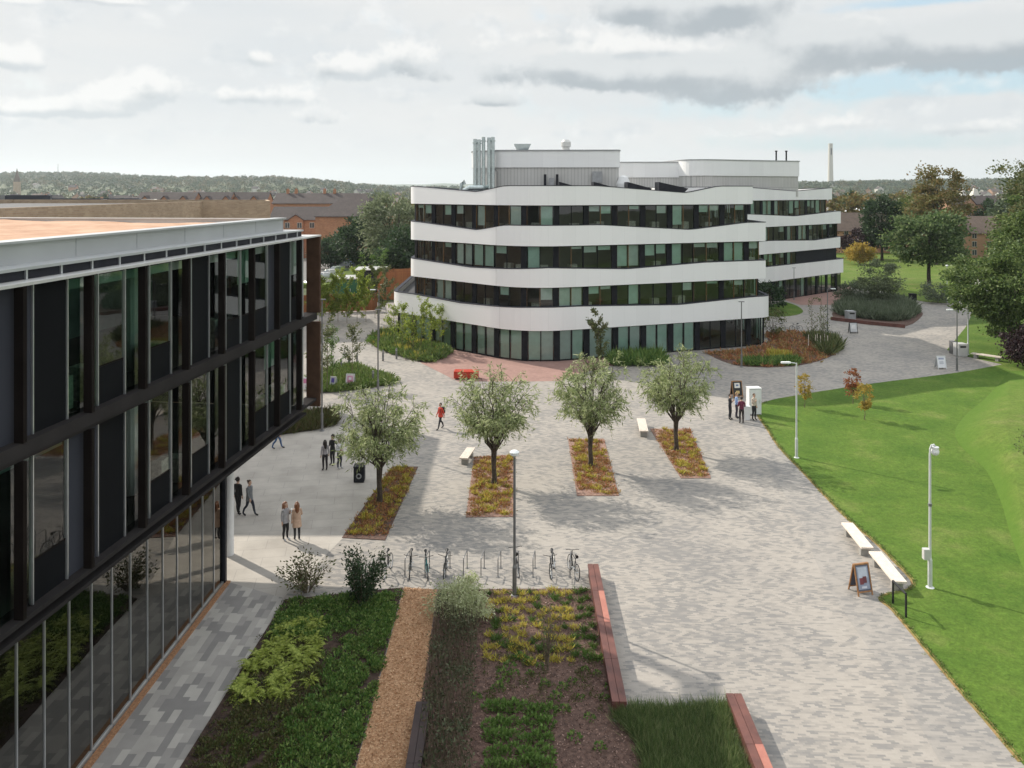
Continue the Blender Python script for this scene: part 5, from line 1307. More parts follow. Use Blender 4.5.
# slender multi-stem saplings
def sapling(name, label, px, py, h, r, m, seed, n=500, group=None, ln=.12, zl=.25, stake=False):
    X, Y = G(px, py); t = thing(name, label, 'sapling', (X, Y, 0), 0, group); rng = np.random.default_rng(seed)
    mb = MB(); P = []; D = []
    mb.tube([(0, 0, 0), (rng.normal(0, .03), rng.normal(0, .03), h * .5), (rng.normal(0, .06), rng.normal(0, .06), h)], [.03, .02, .006], 5)
    for k in range(16):
        s = rng.uniform(zl, .95); a = rng.uniform(0, 6.28); L = r * (1.15 - s * .7) * rng.uniform(.6, 1.15); b = Vector((0, 0, h * s)); e = b + Vector((math.cos(a) * L, math.sin(a) * L, L * 1.1))
        mb.tube([b, b.lerp(e, .5), e], [.01, .007, .003], 3, cap=False)
        for q_ in range(n // 16):
            u = rng.uniform(.1, 1.1); p = b.lerp(e, u); P.append((p.x + rng.normal(0, .09), p.y + rng.normal(0, .09), p.z + rng.normal(0, .09))); D.append((math.cos(a), math.sin(a), rng.normal(0, .6)))
    mb.build('trunk', M['twig'], t); quadmesh('crown', leaves(rng, np.array(P), np.array(D), ln, ln * .55, .5), M[m], t)
    if stake:
        for s in (-1, 1):
            mb = MB(); mb.tube([(s * .35, 0, 0), (s * .35, 0, 1.4)], .04, 6); mb.build('stake', M['bench_wood'], t)
    return t
sapling('conical_sapling', 'slender conical young tree standing close against the curved facade', 598, 372, 5.2, 1.1, 'olive', 70, 1800, None, .2, .12)
for i, (px, py, h) in enumerate(((402, 352, 5.0), (413, 356, 4.6), (421, 350, 5.2), (432, 353, 4.7), (440, 349, 4.4), (394, 346, 4.2))):
    s_ = sapling('slender_sapling', 'thin pale stemmed sapling in the green bed before the left end of the curved building', px, py, h, .9, 'lime', 80 + i, 900, 'saplings in the near green bed', .17)
for i, (px, py, h, m) in enumerate(((327, 392, 5.6, 'olive'), (318, 388, 5.4, 'yellow_green'), (333, 384, 4.6, 'bright_green'), (352, 383, 4.8, 'olive'))):
    sapling('slender_sapling', ['tallest thin sapling beside the bronze end fin', 'yellowish sapling partly behind the bronze end fin', 'green sapling in the grassy bed', 'bare looking sapling at the middle of the grassy bed'][i], px, py, h, .95, m, 90 + i, 900, 'saplings in the grassy bed', .16)
for i, (px, py, m) in enumerate(((329, 322, 'lime'), (338, 322, 'lime'), (347, 323, 'lime'), (357, 323, 'lime'), (366, 322, 'lime'), (375, 318, 'yellow_green'), (320, 324, 'lime'), (386, 312, 'olive'))):
    sapling('golden_sapling', 'yellow leaved sapling in the row before the timber fence', px, py, 6.2 if i % 2 else 5.4, 1.25, m, 110 + i, 1500, 'yellow saplings before the timber fence', .26, .05)
for i, (px, py, h) in enumerate(((812, 349, 5.2), (821, 348, 5.0), (824, 350, 4.4))):
    sapling('slender_sapling', 'staked slender sapling at the right end of the brown planted bed', px, py, h, .8, 'olive', 130 + i, 260, 'staked saplings in the brown bed', .15, .25, True)
for i, (px, py, h, r, m, lab) in enumerate(((362, 606, 2.1, 1.2, 'dark_green', 'upright dark green shrub at the head of the left planted bed'), (307, 592, 1.45, 1.1, 'ground_olive', 'open twiggy shrub at the left head of the planted bed'))):
    X, Y = G(px, py); t = thing('garden_shrub', lab, 'shrub', (X, Y, .03)); rng = np.random.default_rng(140 + i); mb = MB(); P = []; D = []
    for k in range(34):
        a = rng.uniform(0, 6.28); sp = rng.uniform(.0, 1) ** .6 * r * (.75 if i == 0 else 1); e = Vector((math.cos(a) * sp, math.sin(a) * sp, h * rng.uniform(.6, 1.05) * (1.05 - .3 * sp / r))); b = Vector((math.cos(a) * .12, math.sin(a) * .12, 0)); mid_ = b.lerp(e, .5) + Vector((0, 0, .12))
        mb.tube([b, mid_, e], [.014, .009, .004], 4, cap=False)
        for q_ in range(75 if i == 0 else 26):
            u = rng.uniform(.2, 1.05); p = (b.lerp(mid_, u * 2) if u < .5 else mid_.lerp(e, u * 2 - 1)); P.append((p.x + rng.normal(0, .10), p.y + rng.normal(0, .10), p.z + rng.normal(0, .1))); D.append((math.cos(a), math.sin(a), rng.normal(.3, .5)))
    mb.build('stems', M['twig'], t); quadmesh('foliage', leaves(rng, np.array(P), np.array(D), .12, .06, .5), M[m], t)
# twiggy little tree in the yellow rows
X, Y = G(548, 672); t = thing('bare_shrub', 'thin bare stemmed shrub in the bark mulch between the yellow rows and green block', 'shrub', (X, Y, .03)); mb = MB(); rng = np.random.default_rng(150); P = []; D = []
for k in range(16):
    a = rng.uniform(0, 6.28); sp = rng.uniform(.1, .5); e = (math.cos(a) * sp, math.sin(a) * sp, rng.uniform(1.2, 2.3)); mb.tube(limb_path((0, 0, 0), e, .1, rng, 4), [.016, .013, .010, .007, .003], 4, cap=False)
    for q_ in range(10): u = rng.uniform(.3, 1.05); P.append((e[0] * u + rng.normal(0, .07), e[1] * u + rng.normal(0, .07), e[2] * u)); D.append((math.cos(a), math.sin(a), .3))
mb.build('stems', M['twig'], t); quadmesh('foliage', leaves(rng, np.array(P), np.array(D), .10, .05, .5), M['olive'], t)
# silver shrub
X, Y = G(459, 612); t = thing('silver_shrub', 'pale silvery green rounded shrub at the head of the dark hedge', 'shrub', (X, Y - .3, .03)); rng = np.random.default_rng(160)
V, C = broad_crown(rng, 7500, 1.0, .95, .52, .58, 110, .15, .10, .04, .4); quadmesh('foliage', V, M['silver_shrub'], t)
mb = MB()
for c in C[:26]: mb.tube([(c[0] * .1, c[1] * .1, 0), (c[0] * .5, c[1] * .5, c[2] * .6), tuple(c)], [.014, .009, .004], 4, cap=False)
mb.build('stems', M['twig'], t)
# dark hedge down the side of the woodchip path
def leafy_row(name, label, cat, poly, h, n, m, seed, ln, wd, stems=120, z=.03, top=.25):
    rng = np.random.default_rng(seed); x = sum(p[0] for p in poly) / len(poly); y = sum(p[1] for p in poly) / len(poly)
    t = thing(name, label, cat, (x, y, z)); pts = scatter(rng, poly, n) - np.array([x, y])
    hh = h * (1 - top + top * np.sin(pts[:, 0] * 3.1 + 1) * np.sin(pts[:, 1] * 2.3) + rng.normal(0, .06, n))
    zz = hh * rng.uniform(0, 1, n) ** .6
    P = np.stack([pts[:, 0] + rng.normal(0, .05, n), pts[:, 1] + rng.normal(0, .05, n), zz], 1); D = np.stack([rng.normal(0, .6, n), rng.normal(0, .6, n), rng.uniform(.0, 1.0, n)], 1)
    quadmesh('foliage', leaves(rng, P, D, ln, wd, .3), M[m], t)
    mb = MB()
    for p in scatter(rng, poly, stems) - np.array([x, y]): mb.tube([(p[0], p[1], 0), (p[0] + rng.normal(0, .08), p[1] + rng.normal(0, .08), h * .7)], [.012, .004], 4, cap=False)
    mb.build('stems', M['twig'], t); return t
leafy_row('hedge', 'dark unlit hedge between the woodchip path and the mulch bed', 'hedge', poly_px([(437, 622), (480, 625), (474, 680), (470, 768), (466, 860), (424, 860), (422, 740), (430, 660)]), 1.1, 4200, 'hedge_green', 170, .12, .045, 460, top=.5)
# planted beds --------------------------------------------------
def bed(name, poly, m, z=.03): return structure(name, MB().prism(poly, -.2, z), M[m])
def cover(name, label, cat, poly, n, nb, h, w_, spread, m, seed, lean=.8, z=.03, kind='stuff', pts=None, mound=False):
    rng = np.random.default_rng(seed); p = scatter(rng, poly, n) if pts is None else pts
    o = quadmesh(name, mounds(rng, p, z, nb, h, w_) if mound else tufts(rng, p, z, nb, h, w_, spread, lean), M[m]); tag(o, label, cat)
    if kind: o['kind'] = kind
    return o
Lb = [G(285, 600), G(403, 588), G(355, 768), (-3.9, 18.0), (-8.9, 18.0), G(180, 768)]
bed('left_bed_soil', Lb, 'soil')
Wb = [G(404, 588), G(437, 590), (-2.75, 24.5), (-2.8, 18.0), (-3.85, 18.0), G(356, 768)]
bed('woodchip_path', Wb, 'woodchip', .02)
Mb = [G(438, 590), (3.04, 31.15), (2.97, 23.3), (3.6, 23.3), (3.6, 18), (-2.8, 18), (-2.76, 24.5)]
bed('middle_bed_mulch', Mb, 'mulch')
rng = np.random.default_rng(200)
def chips(label, name, poly, n, s, m, z, seed):
    r = np.random.default_rng(seed); p = scatter(r, poly, n); P = np.concatenate([p, np.full((n, 1), z) + r.uniform(0, .03, (n, 1))], 1)
    D = np.concatenate([r.normal(0, 1, (n, 2)), r.normal(0, .25, (n, 1))], 1); o = quadmesh(name, leaves(r, P, D, s, s * .4, .1), M[m]); tag(o, label, 'wood chips'); o['kind'] = 'stuff'
chips('loose pale woodchip covering the garden path', 'woodchip_litter', Wb, 9000, .075, 'chip', .022, 201)
cover('ground_cover', 'low rusty and dull green planting spread through the bark of the middle bed', 'ground cover', [(-.9, 27.2), (2.8, 27.2), (2.8, 23.6), (-.9, 24.2)], 120, 26, .13, .055, .1, 'ground_olive', 266, mound=True)
chips('loose shredded bark covering the middle planted bed', 'bark_litter', Mb, 15000, .07, 'bark_chip', .032, 202)
# left bed ground cover, darker and greener to the right
cover('ground_cover', 'dark green low ground cover across the right of the left planted bed', 'ground cover', [G(345, 640), G(392, 620), G(352, 775), (-4.1, 18), (-6.2, 18), G(290, 720), G(318, 690)], 470, 50, .18, .09, .085, 'ground_green', 203, mound=True)
cover('ground_cover', 'yellow green rosettes scattered through the right of the left planted bed', 'ground cover', [G(320, 650), G(390, 620), G(352, 775), (-4.1, 18), (-8, 18), G(225, 740), G(312, 700)], 190, 40, .15, .08, .08, 'fresh', 263, mound=True)
cover('ground_cover', 'sparse dull olive ground cover over dark soil at the lower left of the left planted bed', 'ground cover', [G(262, 652), G(300, 640), G(330, 690), G(285, 790), (-8.6, 18.2), G(190, 765)], 560, 40, .14, .075, .07, 'ground_olive', 204, mound=True)
cover('ground_cover', 'dim mixed green planting in the shade at the head of the left planted bed', 'ground cover', [G(286, 603), G(400, 592), G(392, 625), G(330, 640), G(268, 640)], 330, 46, .2, .09, .11, 'ground_green', 205, mound=True)
cover('ground_cover', 'brownish low planting among the greens of the left planted bed', 'ground cover', Lb, 260, 20, .13, .06, .1, 'ground_olive', 206, mound=True)
# lime ferns, one by one
def fern_mesh(seed, n=26, L=.36):
    r = np.random.default_rng(seed); Q = []
    for k in range(n):
        a = r.uniform(0, 6.28); ln = L * r.uniform(.7, 1.15); up0 = r.uniform(.5, 1.4); prev = np.zeros(3)
        for s in range(9):
            tt = (s + 1) / 9; c = np.array([math.cos(a) * ln * tt, math.sin(a) * ln * tt, ln * (up0 * tt - .9 * tt * tt) + .03]); d = c - prev
            sd = np.array([-math.sin(a), math.cos(a), 0]) * (.062 * math.sin(math.pi * (tt * .85 + .1)) + .01)
            Q.append([prev, prev + d * .6 + sd, c, prev + d * .6 - sd]); prev = c
    return np.array(Q)
fern = None; r = random.Random(9); cnt = 0
fp = scatter(np.random.default_rng(207), [G(285, 622), G(322, 624), G(318, 660), G(308, 698), G(270, 705), G(232, 702), G(255, 665)], 44)
for p in fp:
    if fern is None:
        fern = thing('fern', 'lime green fern in the drift of ferns at the centre of the left planted bed', 'fern', (p[0], p[1], .03), 0, 'lime green ferns in the left bed')
        quadmesh('fronds', fern_mesh(208, 30, .42), M['lime_fern'], fern)
    else: dup(fern, (p[0], p[1], .03), r.uniform(0, 6.28), r.uniform(.75, 1.2))
# rows of yellow sedum tufts in the middle bed
def tuft_proto(name, label, cat, group, m, seed, nb, h, w_, sp, lean):
    t = thing(name, label, cat, (0, 0, .03), 0, group); r2 = np.random.default_rng(seed)
    quadmesh('leaves', tufts(r2, np.zeros((1, 2)), 0, nb, h, w_, sp, lean), M[m], t); return t
def mound_proto(name, label, cat, group, m, seed, nb, rad, leaf):
    t = thing(name, label, cat, (0, 0, .03), 0, group); quadmesh('leaves', mounds(np.random.default_rng(seed), np.zeros((1, 2)), 0, nb, rad, leaf, 1.0, 0), M[m], t); return t
ya = tuft_proto('yellow_tuft', 'yellow green tuft in the sunny rows at the head of the mulch bed', 'garden plant', 'yellow tufts planted in rows', 'sedum', 210, 64, .21, .034, .06, .9)
yb = tuft_proto('green_tuft', 'fresh green tuft among the yellow ones in the sunny rows', 'garden plant', 'green tufts planted in rows', 'sedum_green', 211, 46, .21, .03, .05, .9)
first = {0: True, 1: True}
for row in range(8):
    for c in range(13):
        u = (c + .5 + r.uniform(-.22, .22)) / 13; v = (row + .4 + r.uniform(-.25, .25)) / 7
        xl, xr = -1.0, 2.95; x = xl + (xr - xl) * u; y = 31.1 - 4.4 * v - (.15 if c % 2 else 0)
        if r.random() < .06: continue
        k = 1 if (r.random() < .28 or c > 10) else 0; P_ = (ya, yb)[k]; s_ = r.uniform(.95, 1.5)
        if first[k]: P_.location = (x, y, .03); first[k] = False
        else: dup(P_, (x, y, .03), r.uniform(0, 6.28), s_)
# bright green block of two clumps and the sparse plants in the mulch
gb = mound_proto('leafy_plant', 'bright green leafy plant in the square green block near the bottom of the picture', 'garden plant', 'bright green plants in a block', 'bright_green', 212, 110, .22, .10)
n0 = True
for (x0, x1) in ((487, 518), (522, 553)):
    for i in range(4):
        for j in range(7):
            px = x0 + (x1 - x0) * (i + .5 + r.uniform(-.2, .2)) / 4; py = 712 + (j + r.uniform(-.25, .25)) * 14; X, Y = G(px, py)
            if n0: gb.location = (X, Y, .03); n0 = False
            else: dup(gb, (X, Y, .03), r.uniform(0, 6.28), r.uniform(.75, 1.15))
for i, (px, py, s_) in enumerate(((520, 660, 1.2), (510, 668, 1), (528, 664, .9), (503, 677, 1.1), (498, 690, 1.0), (505, 684, .8), (563, 690, .9), (572, 684, .8), (556, 700, 1.0), (597, 676, .7), (540, 668, .7), (580, 700, .7), (612, 690, 1), (604, 700, .8), (476, 700, .9), (515, 676, .8), (530, 676, .7), (545, 686, .8), (585, 672, .7), (600, 662, .8), (565, 712, .9), (590, 720, .8), (575, 740, 1.0), (600, 750, .9))):
    X, Y = G(px, py)
    if i == 0:
        dg_ = mound_proto('dark_plant', 'low dark green plant scattered in the bark mulch', 'garden plant', 'dark plants in the bark mulch', 'ground_green', 213, 60, .2, .09); dg_.location = (X, Y, .03)
    else: dup(dg_, (X, Y, .03), r.uniform(0, 6.28), s_)
# ragged grass along the lawn edge
er = np.random.default_rng(260); ep = []
for i in range(len(edge) - 1):
    a, b = edge[i], edge[i + 1]; L_ = math.hypot(b[0] - a[0], b[1] - a[1])
    for k in range(int(L_ * 26)):
        t_ = er.uniform(); ep.append((a[0] + (b[0] - a[0]) * t_ + er.normal(.03, .07), a[1] + (b[1] - a[1]) * t_ + er.normal(0, .05)))
cover('edge_grass', 'ragged short grass along the paving edge of the lawn', 'grass', None, 0, 8, .07, .016, .03, 'fresh', 261, .7, pts=np.array(ep))
# tall ornamental grass
Gb = [G(612, 712), G(640, 708), G(735, 706), (6.30, 23.4), (6.2, 18), (3.5, 18), (3.45, 22.8)]
bed('grass_bed_soil', Gb, 'soil', .034)
cover('ornamental_grass', 'tall dark green ornamental grass filling the corner before the short timber bench', 'grass', [G(614, 716), G(735, 710), (6.15, 23), (6.05, 18), (3.6, 18), (3.6, 22.4)], 2600, 34, .36, .012, .10, 'grass_blade', 214, .6)
# planting strips under the pollards
strips = [([(392, 467), (418, 467), (385, 540.5), (342, 538)], 'left pollard tree'), ([(474, 457), (514.5, 455), (515, 517), (466, 517.5)], 'second pollard tree'),
          ([(568, 439), (604, 439), (619, 496), (577, 496)], 'third pollard tree'), ([(650, 429), (690, 429), (711, 478.5), (681, 478.5)], 'right hand pollard tree')]
for i, (pp, lab) in enumerate(strips):
    po = poly_px(pp); bed('planting_strip_soil', po, 'mulch_sunlit' if i else 'mulch')  # sun painted into the soil colour; left strip darker for its shade
    ins = [((x - sum(a[0] for a in po) / 4) * .9 + sum(a[0] for a in po) / 4, (y - sum(a[1] for a in po) / 4) * .95 + sum(a[1] for a in po) / 4) for x, y in po]
    area = 150
    cover('ground_cover', 'rusty red low planting in the strip under the ' + lab, 'ground cover', ins, 330, 18, .13, .04, .10, 'rust_cover', 220 + i, 1.1)
    cover('ground_cover', 'yellow green tufted planting in the strip under the ' + lab, 'ground cover', ins, 62, 40, .20, .035, .07, 'sedum', 230 + i, .85)
# beds round the curved building
B1 = smooth2(poly_px([(371, 343), (380, 334), (410, 331), (438, 334), (447, 350), (444, 357), (425, 363), (405, 357), (385, 351)]), 3)
bed('green_bed_soil', B1, 'soil'); cover('ground_cover', 'fresh green grassy planting before the left end of the curved building', 'ground cover', B1, 900, 30, .55, .11, .22, 'fresh', 240, .9)
cover('ground_cover', 'rounded green bushes among the grassy planting before the curved building', 'ground cover', B1, 40, 150, .55, .2, .2, 'bright_green', 264, mound=True)
cover('ground_cover', 'yellow edged planting along the front of the near green bed', 'ground cover', B1, 60, 20, .6, .1, .2, 'sedum', 241, .6)
B2 = smooth2(poly_px([(300, 385), (325, 372), (350, 366), (368, 371), (395, 382), (375, 387), (345, 391), (318, 393)]), 3)
bed('grassy_bed_soil', B2, 'soil'); cover('ground_cover', 'olive green grassy planting in the bed behind the pavement signs', 'ground cover', B2, 700, 28, .42, .09, .2, 'fresh', 242, .9)
B2b = poly_px([(270, 436), (285, 419), (333, 412), (336, 425), (310, 431)])
bed('shade_bed_soil', B2b, 'soil'); cover('ground_cover', 'dark low shrubs in the bed below the bronze end fin', 'ground cover', B2b, 330, 24, .5, .07, .16, 'ground_olive', 243, .7)
B3 = smooth2(poly_px([(706, 353), (722, 361), (745, 366.5), (790, 366.5), (822, 360), (838, 351), (836, 341), (812, 334), (785, 331.5), (768, 334), (766, 345), (735, 351)]), 3)
bed('brown_bed_soil', B3, 'mulch')
cover('ground_cover', 'rust coloured low planting in the brown bed at the right end of the curved building', 'ground cover', B3, 560, 14, .35, .09, .22, 'rust_cover', 244, 1.0)
cover('ground_cover', 'dark green low hedge along the front edge of the brown bed', 'ground cover', poly_px([(742, 362), (745, 366), (790, 366), (800, 364), (795, 360)]), 160, 26, .5, .1, .2, 'ground_green', 245, .8)
cover('ground_cover', 'pale yellow flowering clump in the brown bed', 'ground cover', poly_px([(770, 354), (790, 354), (790, 359), (772, 359)]), 36, 26, .5, .1, .2, 'sedum', 246, .8)
cover('ground_cover', 'green bushy planting at the right end of the brown bed', 'ground cover', poly_px([(810, 338), (835, 342), (838, 350), (826, 356), (820, 347)]), 150, 26, .9, .12, .25, 'olive', 247, .7)
cover('ground_cover', 'low dark planting against the facade behind the third and fourth pollard trees', 'ground cover', poly_px([(613, 360), (660, 356), (662, 366), (614, 366)]), 260, 26, .8, .1, .22, 'ground_green', 248, .6)
B4 = smooth2(poly_px([(834, 319), (833, 311), (848, 301), (868, 297), (900, 299), (919, 310), (922, 316), (905, 326.5), (870, 323)]), 3)
bed('shrub_bed_soil', B4, 'mulch')
cover('ground_cover', 'grey green dense lavender like planting in the far right shrub bed', 'ground cover', smooth2(poly_px([(839, 315), (840, 308), (855, 302), (895, 301), (915, 311), (900, 321), (866, 319)]), 3), 1500, 26, .95, .13, .3, 'lavender', 249, .5)
tree('multi_stem_tree', 'pale grey green multi stemmed tree rising from the far right shrub bed', *G(878, 306), 5.6, 2.5, .8, 'grey_green', 49, 6500, 60, .42, .3, .12, .08, 'twig', lobes=.4, cat='tree')
tree('rounded_shrub', 'dark green shrub at the left of the far right shrub bed', *G(851, 301), 2.6, 1.9, .0, 'lavender', 50, 2600, 40, .4, .25, .14, .06, 'twig', cat='shrub')
tree('rounded_shrub', 'loose shrub beside the far path and globe lamp', *G(938, 303), 2.9, 2.2, .0, 'lavender', 51, 2600, 40, .4, .25, .13, .06, 'twig', cat='shrub')
tree('rounded_shrub', 'dark shrub against the far white banded building', *G(768, 310), 3.2, 2.2, .0, 'dark_green', 52, 2600, 40, .4, .28, .2, .06, 'twig', cat='shrub')
tree('rounded_shrub', 'bush at the right hand corner of the curved building', *G(773, 337), 3.0, 1.3, .0, 'olive', 53, 900, 24, .35, .2, .12, .05, 'twig', cat='shrub')
mb = MB(); pts_ = poly_px([(831, 320), (868, 324.5), (905, 328)])
for i in range(2):
    a, b = Vector(pts_[i]), Vector(pts_[i + 1]); c = (a + b) / 2; mb.rbox((c.x, c.y, .2), ((b - a).length, .2, .4), math.atan2((b - a).y, (b - a).x))
o = mb.build('timber_edging', M['sleeper']); tag(o, 'red brown timber edging along the front of the far right shrub bed', 'edging')

# ------------------------------------------------------------------ houses, fence, cars, skyline
def house(name, label, x, y, wd, dp, eave, ridge, rot, wall, roof, wins=(4, 2), gables=(), chim=(), group=None, hip=0.0, z=0):
    t = thing(name, label, 'house', (x, y, z), rot, group)
    mb = MB(); hx, hy = wd / 2, dp / 2
    gx_ = hx - hip
    mb.add([(-hx, -hy, 0), (hx, -hy, 0), (hx, hy, 0), (-hx, hy, 0), (-hx, -hy, eave), (hx, -hy, eave), (hx, hy, eave), (-hx, hy, eave), (-gx_, 0, ridge if not hip else eave), (gx_, 0, ridge if not hip else eave)],
           [(0, 1, 5, 4), (2, 3, 7, 6), (1, 2, 6, 9, 5) if not hip else (1, 2, 6, 5), (3, 0, 4, 8, 7) if not hip else (3, 0, 4, 7)])
    for (gx0, gw, gz) in gables:
        mb.box(gx0 - gw / 2, gx0 + gw / 2, -hy - .5, -hy + .2, 0, eave); mb.add([(gx0 - gw / 2, -hy - .5, eave), (gx0 + gw / 2, -hy - .5, eave), (gx0, -hy - .5, gz)], [(0, 1, 2)])
    mb.build('wall', M[wall], t)
    rf = MB(); ov = .3; th_ = .12; ez = eave - ov * (ridge - eave) / hy; gx2 = gx_ + (.25 if not hip else 0)
    for s in (-1, 1):
        A = [(-hx - .25, s * (hy + ov), ez), (hx + .25, s * (hy + ov), ez), (gx2, 0, ridge), (-gx2, 0, ridge)]
        rf.add([(p[0], p[1], p[2] + .02) for p in A] + [(p[0], p[1], p[2] + th_) for p in A], [(0, 1, 2, 3), (4, 7, 6, 5), (0, 4, 5, 1), (1, 5, 6, 2), (3, 7, 4, 0)])
    if hip:
        for s in (-1, 1):
            A = [(s * (hx + .25), -hy - ov, ez + th_), (s * (hx + .25), hy + ov, ez + th_), (s * gx2, 0, ridge + th_)]; rf.add(A, [(0, 1, 2)])
    for (gx0, gw, gz) in gables:
        for s in (-1, 1):
            A = [(gx0 + s * (gw / 2 + .25), -hy - .75, eave - .2), (gx0 + s * (gw / 2 + .25), 0, eave - .2), (gx0, 0, gz + .05), (gx0, -hy - .75, gz + .05)]
            rf.add(A + [(p[0], p[1], p[2] + .12) for p in A], [(0, 1, 2, 3), (4, 7, 6, 5), (0, 4, 5, 1), (3, 7, 4, 0)])
    ro = rf.build('roof', M[roof], t)
    for cx_ in chim:
        c = MB(); c.box(cx_ - .4, cx_ + .4, -.35, .35, ridge - .6, ridge + 1.3); c.lathe([(.13, ridge + 1.3), (.12, ridge + 1.7)], (cx_, 0, 0), 8); c.build('chimney', M['stone_pale' if wall == 'x' else wall], ro)
    nw, nf = wins; fh = eave / max(1, nf)
    for f in range(nf):
        for i in range(nw):
            xx = -hx + wd * (i + .5) / nw; yf = -hy
            for (gx0, gw, gz) in gables:
                if abs(xx - gx0) < gw / 2 + .3: yf = -hy - .5
            w0 = MB(); z0 = f * fh + fh * .33; w0.box(xx - .55, xx + .55, yf - .05, yf + .05, z0, z0 + 1.3); wo = w0.build('window', M['stone_pale'], t)
            g = MB()
            for s in (-1, 1): g.box(xx + s * .26 - .22, xx + s * .26 + .22, yf - .06, yf - .04, z0 + .08, z0 + 1.22)
            g.build('pane', M['window_dark'], wo)
    return t
# brick flats at left
house('brick_flats', 'orange brick flats with long dark tiled roof behind the bronze end fin', tp(322, 190), 190, 22, 10, ZA(219.5, 185), ZA(207, 190), R(3), 'orange_brick', 'roof_tile', (8, 3), ((tp(301, 190) - tp(322, 190), 3.4, ZA(215, 185)),), (), 'brick flats at left')
house('brick_flats', 'orange brick block with big dark hipped roof left of the pale willow like tree', tp(357, 180), 180, 14, 16, ZA(216, 173), ZA(194, 180), R(-4), 'orange_brick', 'roof_tile', (1, 1), (), (), 'brick flats at left', 5)
house('brick_flats', 'dark roofed brick row with pale chimneys behind the flats at left', tp(318, 240), 240, 24, 11, ZA(203, 240), ZA(193.5, 240), R(0), 'orange_brick', 'roof_tile', (6, 2), (), (-9, -6.5, 2, 5), 'brick flats at left')
house('brick_flats', 'red brick gabled house beyond the hipped roof at left', tp(343, 270), 270, 20, 16, ZA(202, 270), ZA(195, 270), R(80), 'orange_brick', 'roof_tile', (3, 2), (), (), 'brick flats at left')
for i, (px, y, ga) in enumerate(((170, 260, (-6, 0, 6)), (206, 265, (-5, 2, 8)), (243, 270, (-6, -1, 5)))):
    house('terraced_house', ['left row of grey roofed houses with small gables beyond the tan block', 'middle row of grey roofed houses with small gables beyond the tan block', 'right row of grey roofed houses with pale gables beyond the tan block'][i], tp(px, y), y, 18, 9, ZA(201.5, y), ZA(192.5, y), R(2), 'orange_brick', 'roof_tile', (5, 2), tuple((g, 3.2, ZA(196, y)) for g in ga), (), 'gabled houses beyond the tan block')
# brick flats at right
house('brick_flats', 'pink brick flats with brown tiled roof and front gable behind the round tree at right', tp(963, 196), 190, 30, 10, ZA(232.5, 187), ZA(216.5, 190), R(-2), 'pink_brick', 'roof_brown', (9, 3), ((tp(987, 190) - tp(963, 190), 5.0, ZA(222, 184)), (tp(935, 190) - tp(963, 190), 4, ZA(224, 184))), (), 'brick flats at right')
house('brick_flats', 'pink brick flats with brown tiled roof left of the dark green tree at right', tp(870, 205), 205, 40, 10, ZA(230, 202), ZA(213, 205), R(1), 'pink_brick', 'roof_brown', (12, 3), (), (), 'brick flats at right')
house('white_roof_hall', 'low hall with bright white roof above the brown roofs at right', tp(855, 250), 250, 16, 14, ZA(212, 250), ZA(208, 250), R(0), 'stone_pale', 'white_panel', (4, 1))
for i, (px, tp_) in enumerate(((963, 188), (974.5, 186.5))):
    y = 260; X = tp(px, y); t = thing('pointed_roof_tower', ['left of two pale pointed towers above the roofs at right', 'right of two pale pointed towers above the roofs at right'][i], 'tower', (X, y, 0), 0, 'pale pointed towers'); z = ZA(tp_, y)
    mb = MB(); mb.box(-2.2, 2.2, -2.2, 2.2, 0, z - 6); mb.build('wall', M['pink_brick'], t); mb = MB(); mb.add([(-2.4, -2.4, z - 6), (2.4, -2.4, z - 6), (2.4, 2.4, z - 6), (-2.4, 2.4, z - 6), (0, 0, z)], [(0, 1, 4), (1, 2, 4), (2, 3, 4), (3, 0, 4), (3, 2, 1, 0)]); mb.build('roof', M['stone_pale'], t)
house('dark_house', 'dark roofed gabled house beside the pale pointed towers', tp(972, 255), 258, 16, 9, ZA(204, 255), ZA(196, 255), R(0), 'pink_brick', 'roof_tile', (4, 2), ((-2, 4, ZA(197, 255)),))
# tall tapering tower
y = 1800; X = tp(830.5, y); t = thing('lift_tower', 'tall slender pale concrete tower on the skyline right of the white banded buildings', 'tower', (X, y, 0)); z = ZA(143.5, y)
mb = MB(); mb.lathe([(7.2, 0), (6.4, 30), (5.2, 80), (4.6, z - 8), (4.6, z - 3)], n=16); mb.build('shaft', M['stone_pale'], t); mb = MB(); mb.lathe([(4.9, z - 3), (4.9, z)], n=16); mb.build('cap', M['stone_pale'], t)
mb = MB(); mb.box(-1.1, 1.1, -4.85, -4.4, z - 26, z - 10); mb.build('opening', M['greyblue_panel'], t)
y = 1150; X = tp(17, y); t = thing('church', 'church with pointed spire on the skyline at far left', 'church', (X, y, 0)); z = ZA(170, y)
mb = MB(); mb.box(-3.4, 3.4, -3.4, 3.4, 0, z - 17); mb.build('tower', M['tan_brick'], t); mb = MB(); mb.add([(-3.2, -3.2, z - 17), (3.2, -3.2, z - 17), (3.2, 3.2, z - 17), (-3.2, 3.2, z - 17), (0, 0, z + 3)], [(0, 1, 4), (1, 2, 4), (2, 3, 4), (3, 0, 4)]); mb.build('spire', M['roof_brown'], t)
y = 1900; X = tp(58, y); t = thing('radio_mast', 'thin radio mast on the wooded ridge at far left', 'mast', (X, y, 30)); mb = MB(); z = ZA(164, y) - 30
mb.tube([(0, 0, 0), (0, 0, z)], [1.2, .4], 6); mb.build('mast', M['post_grey'], t)
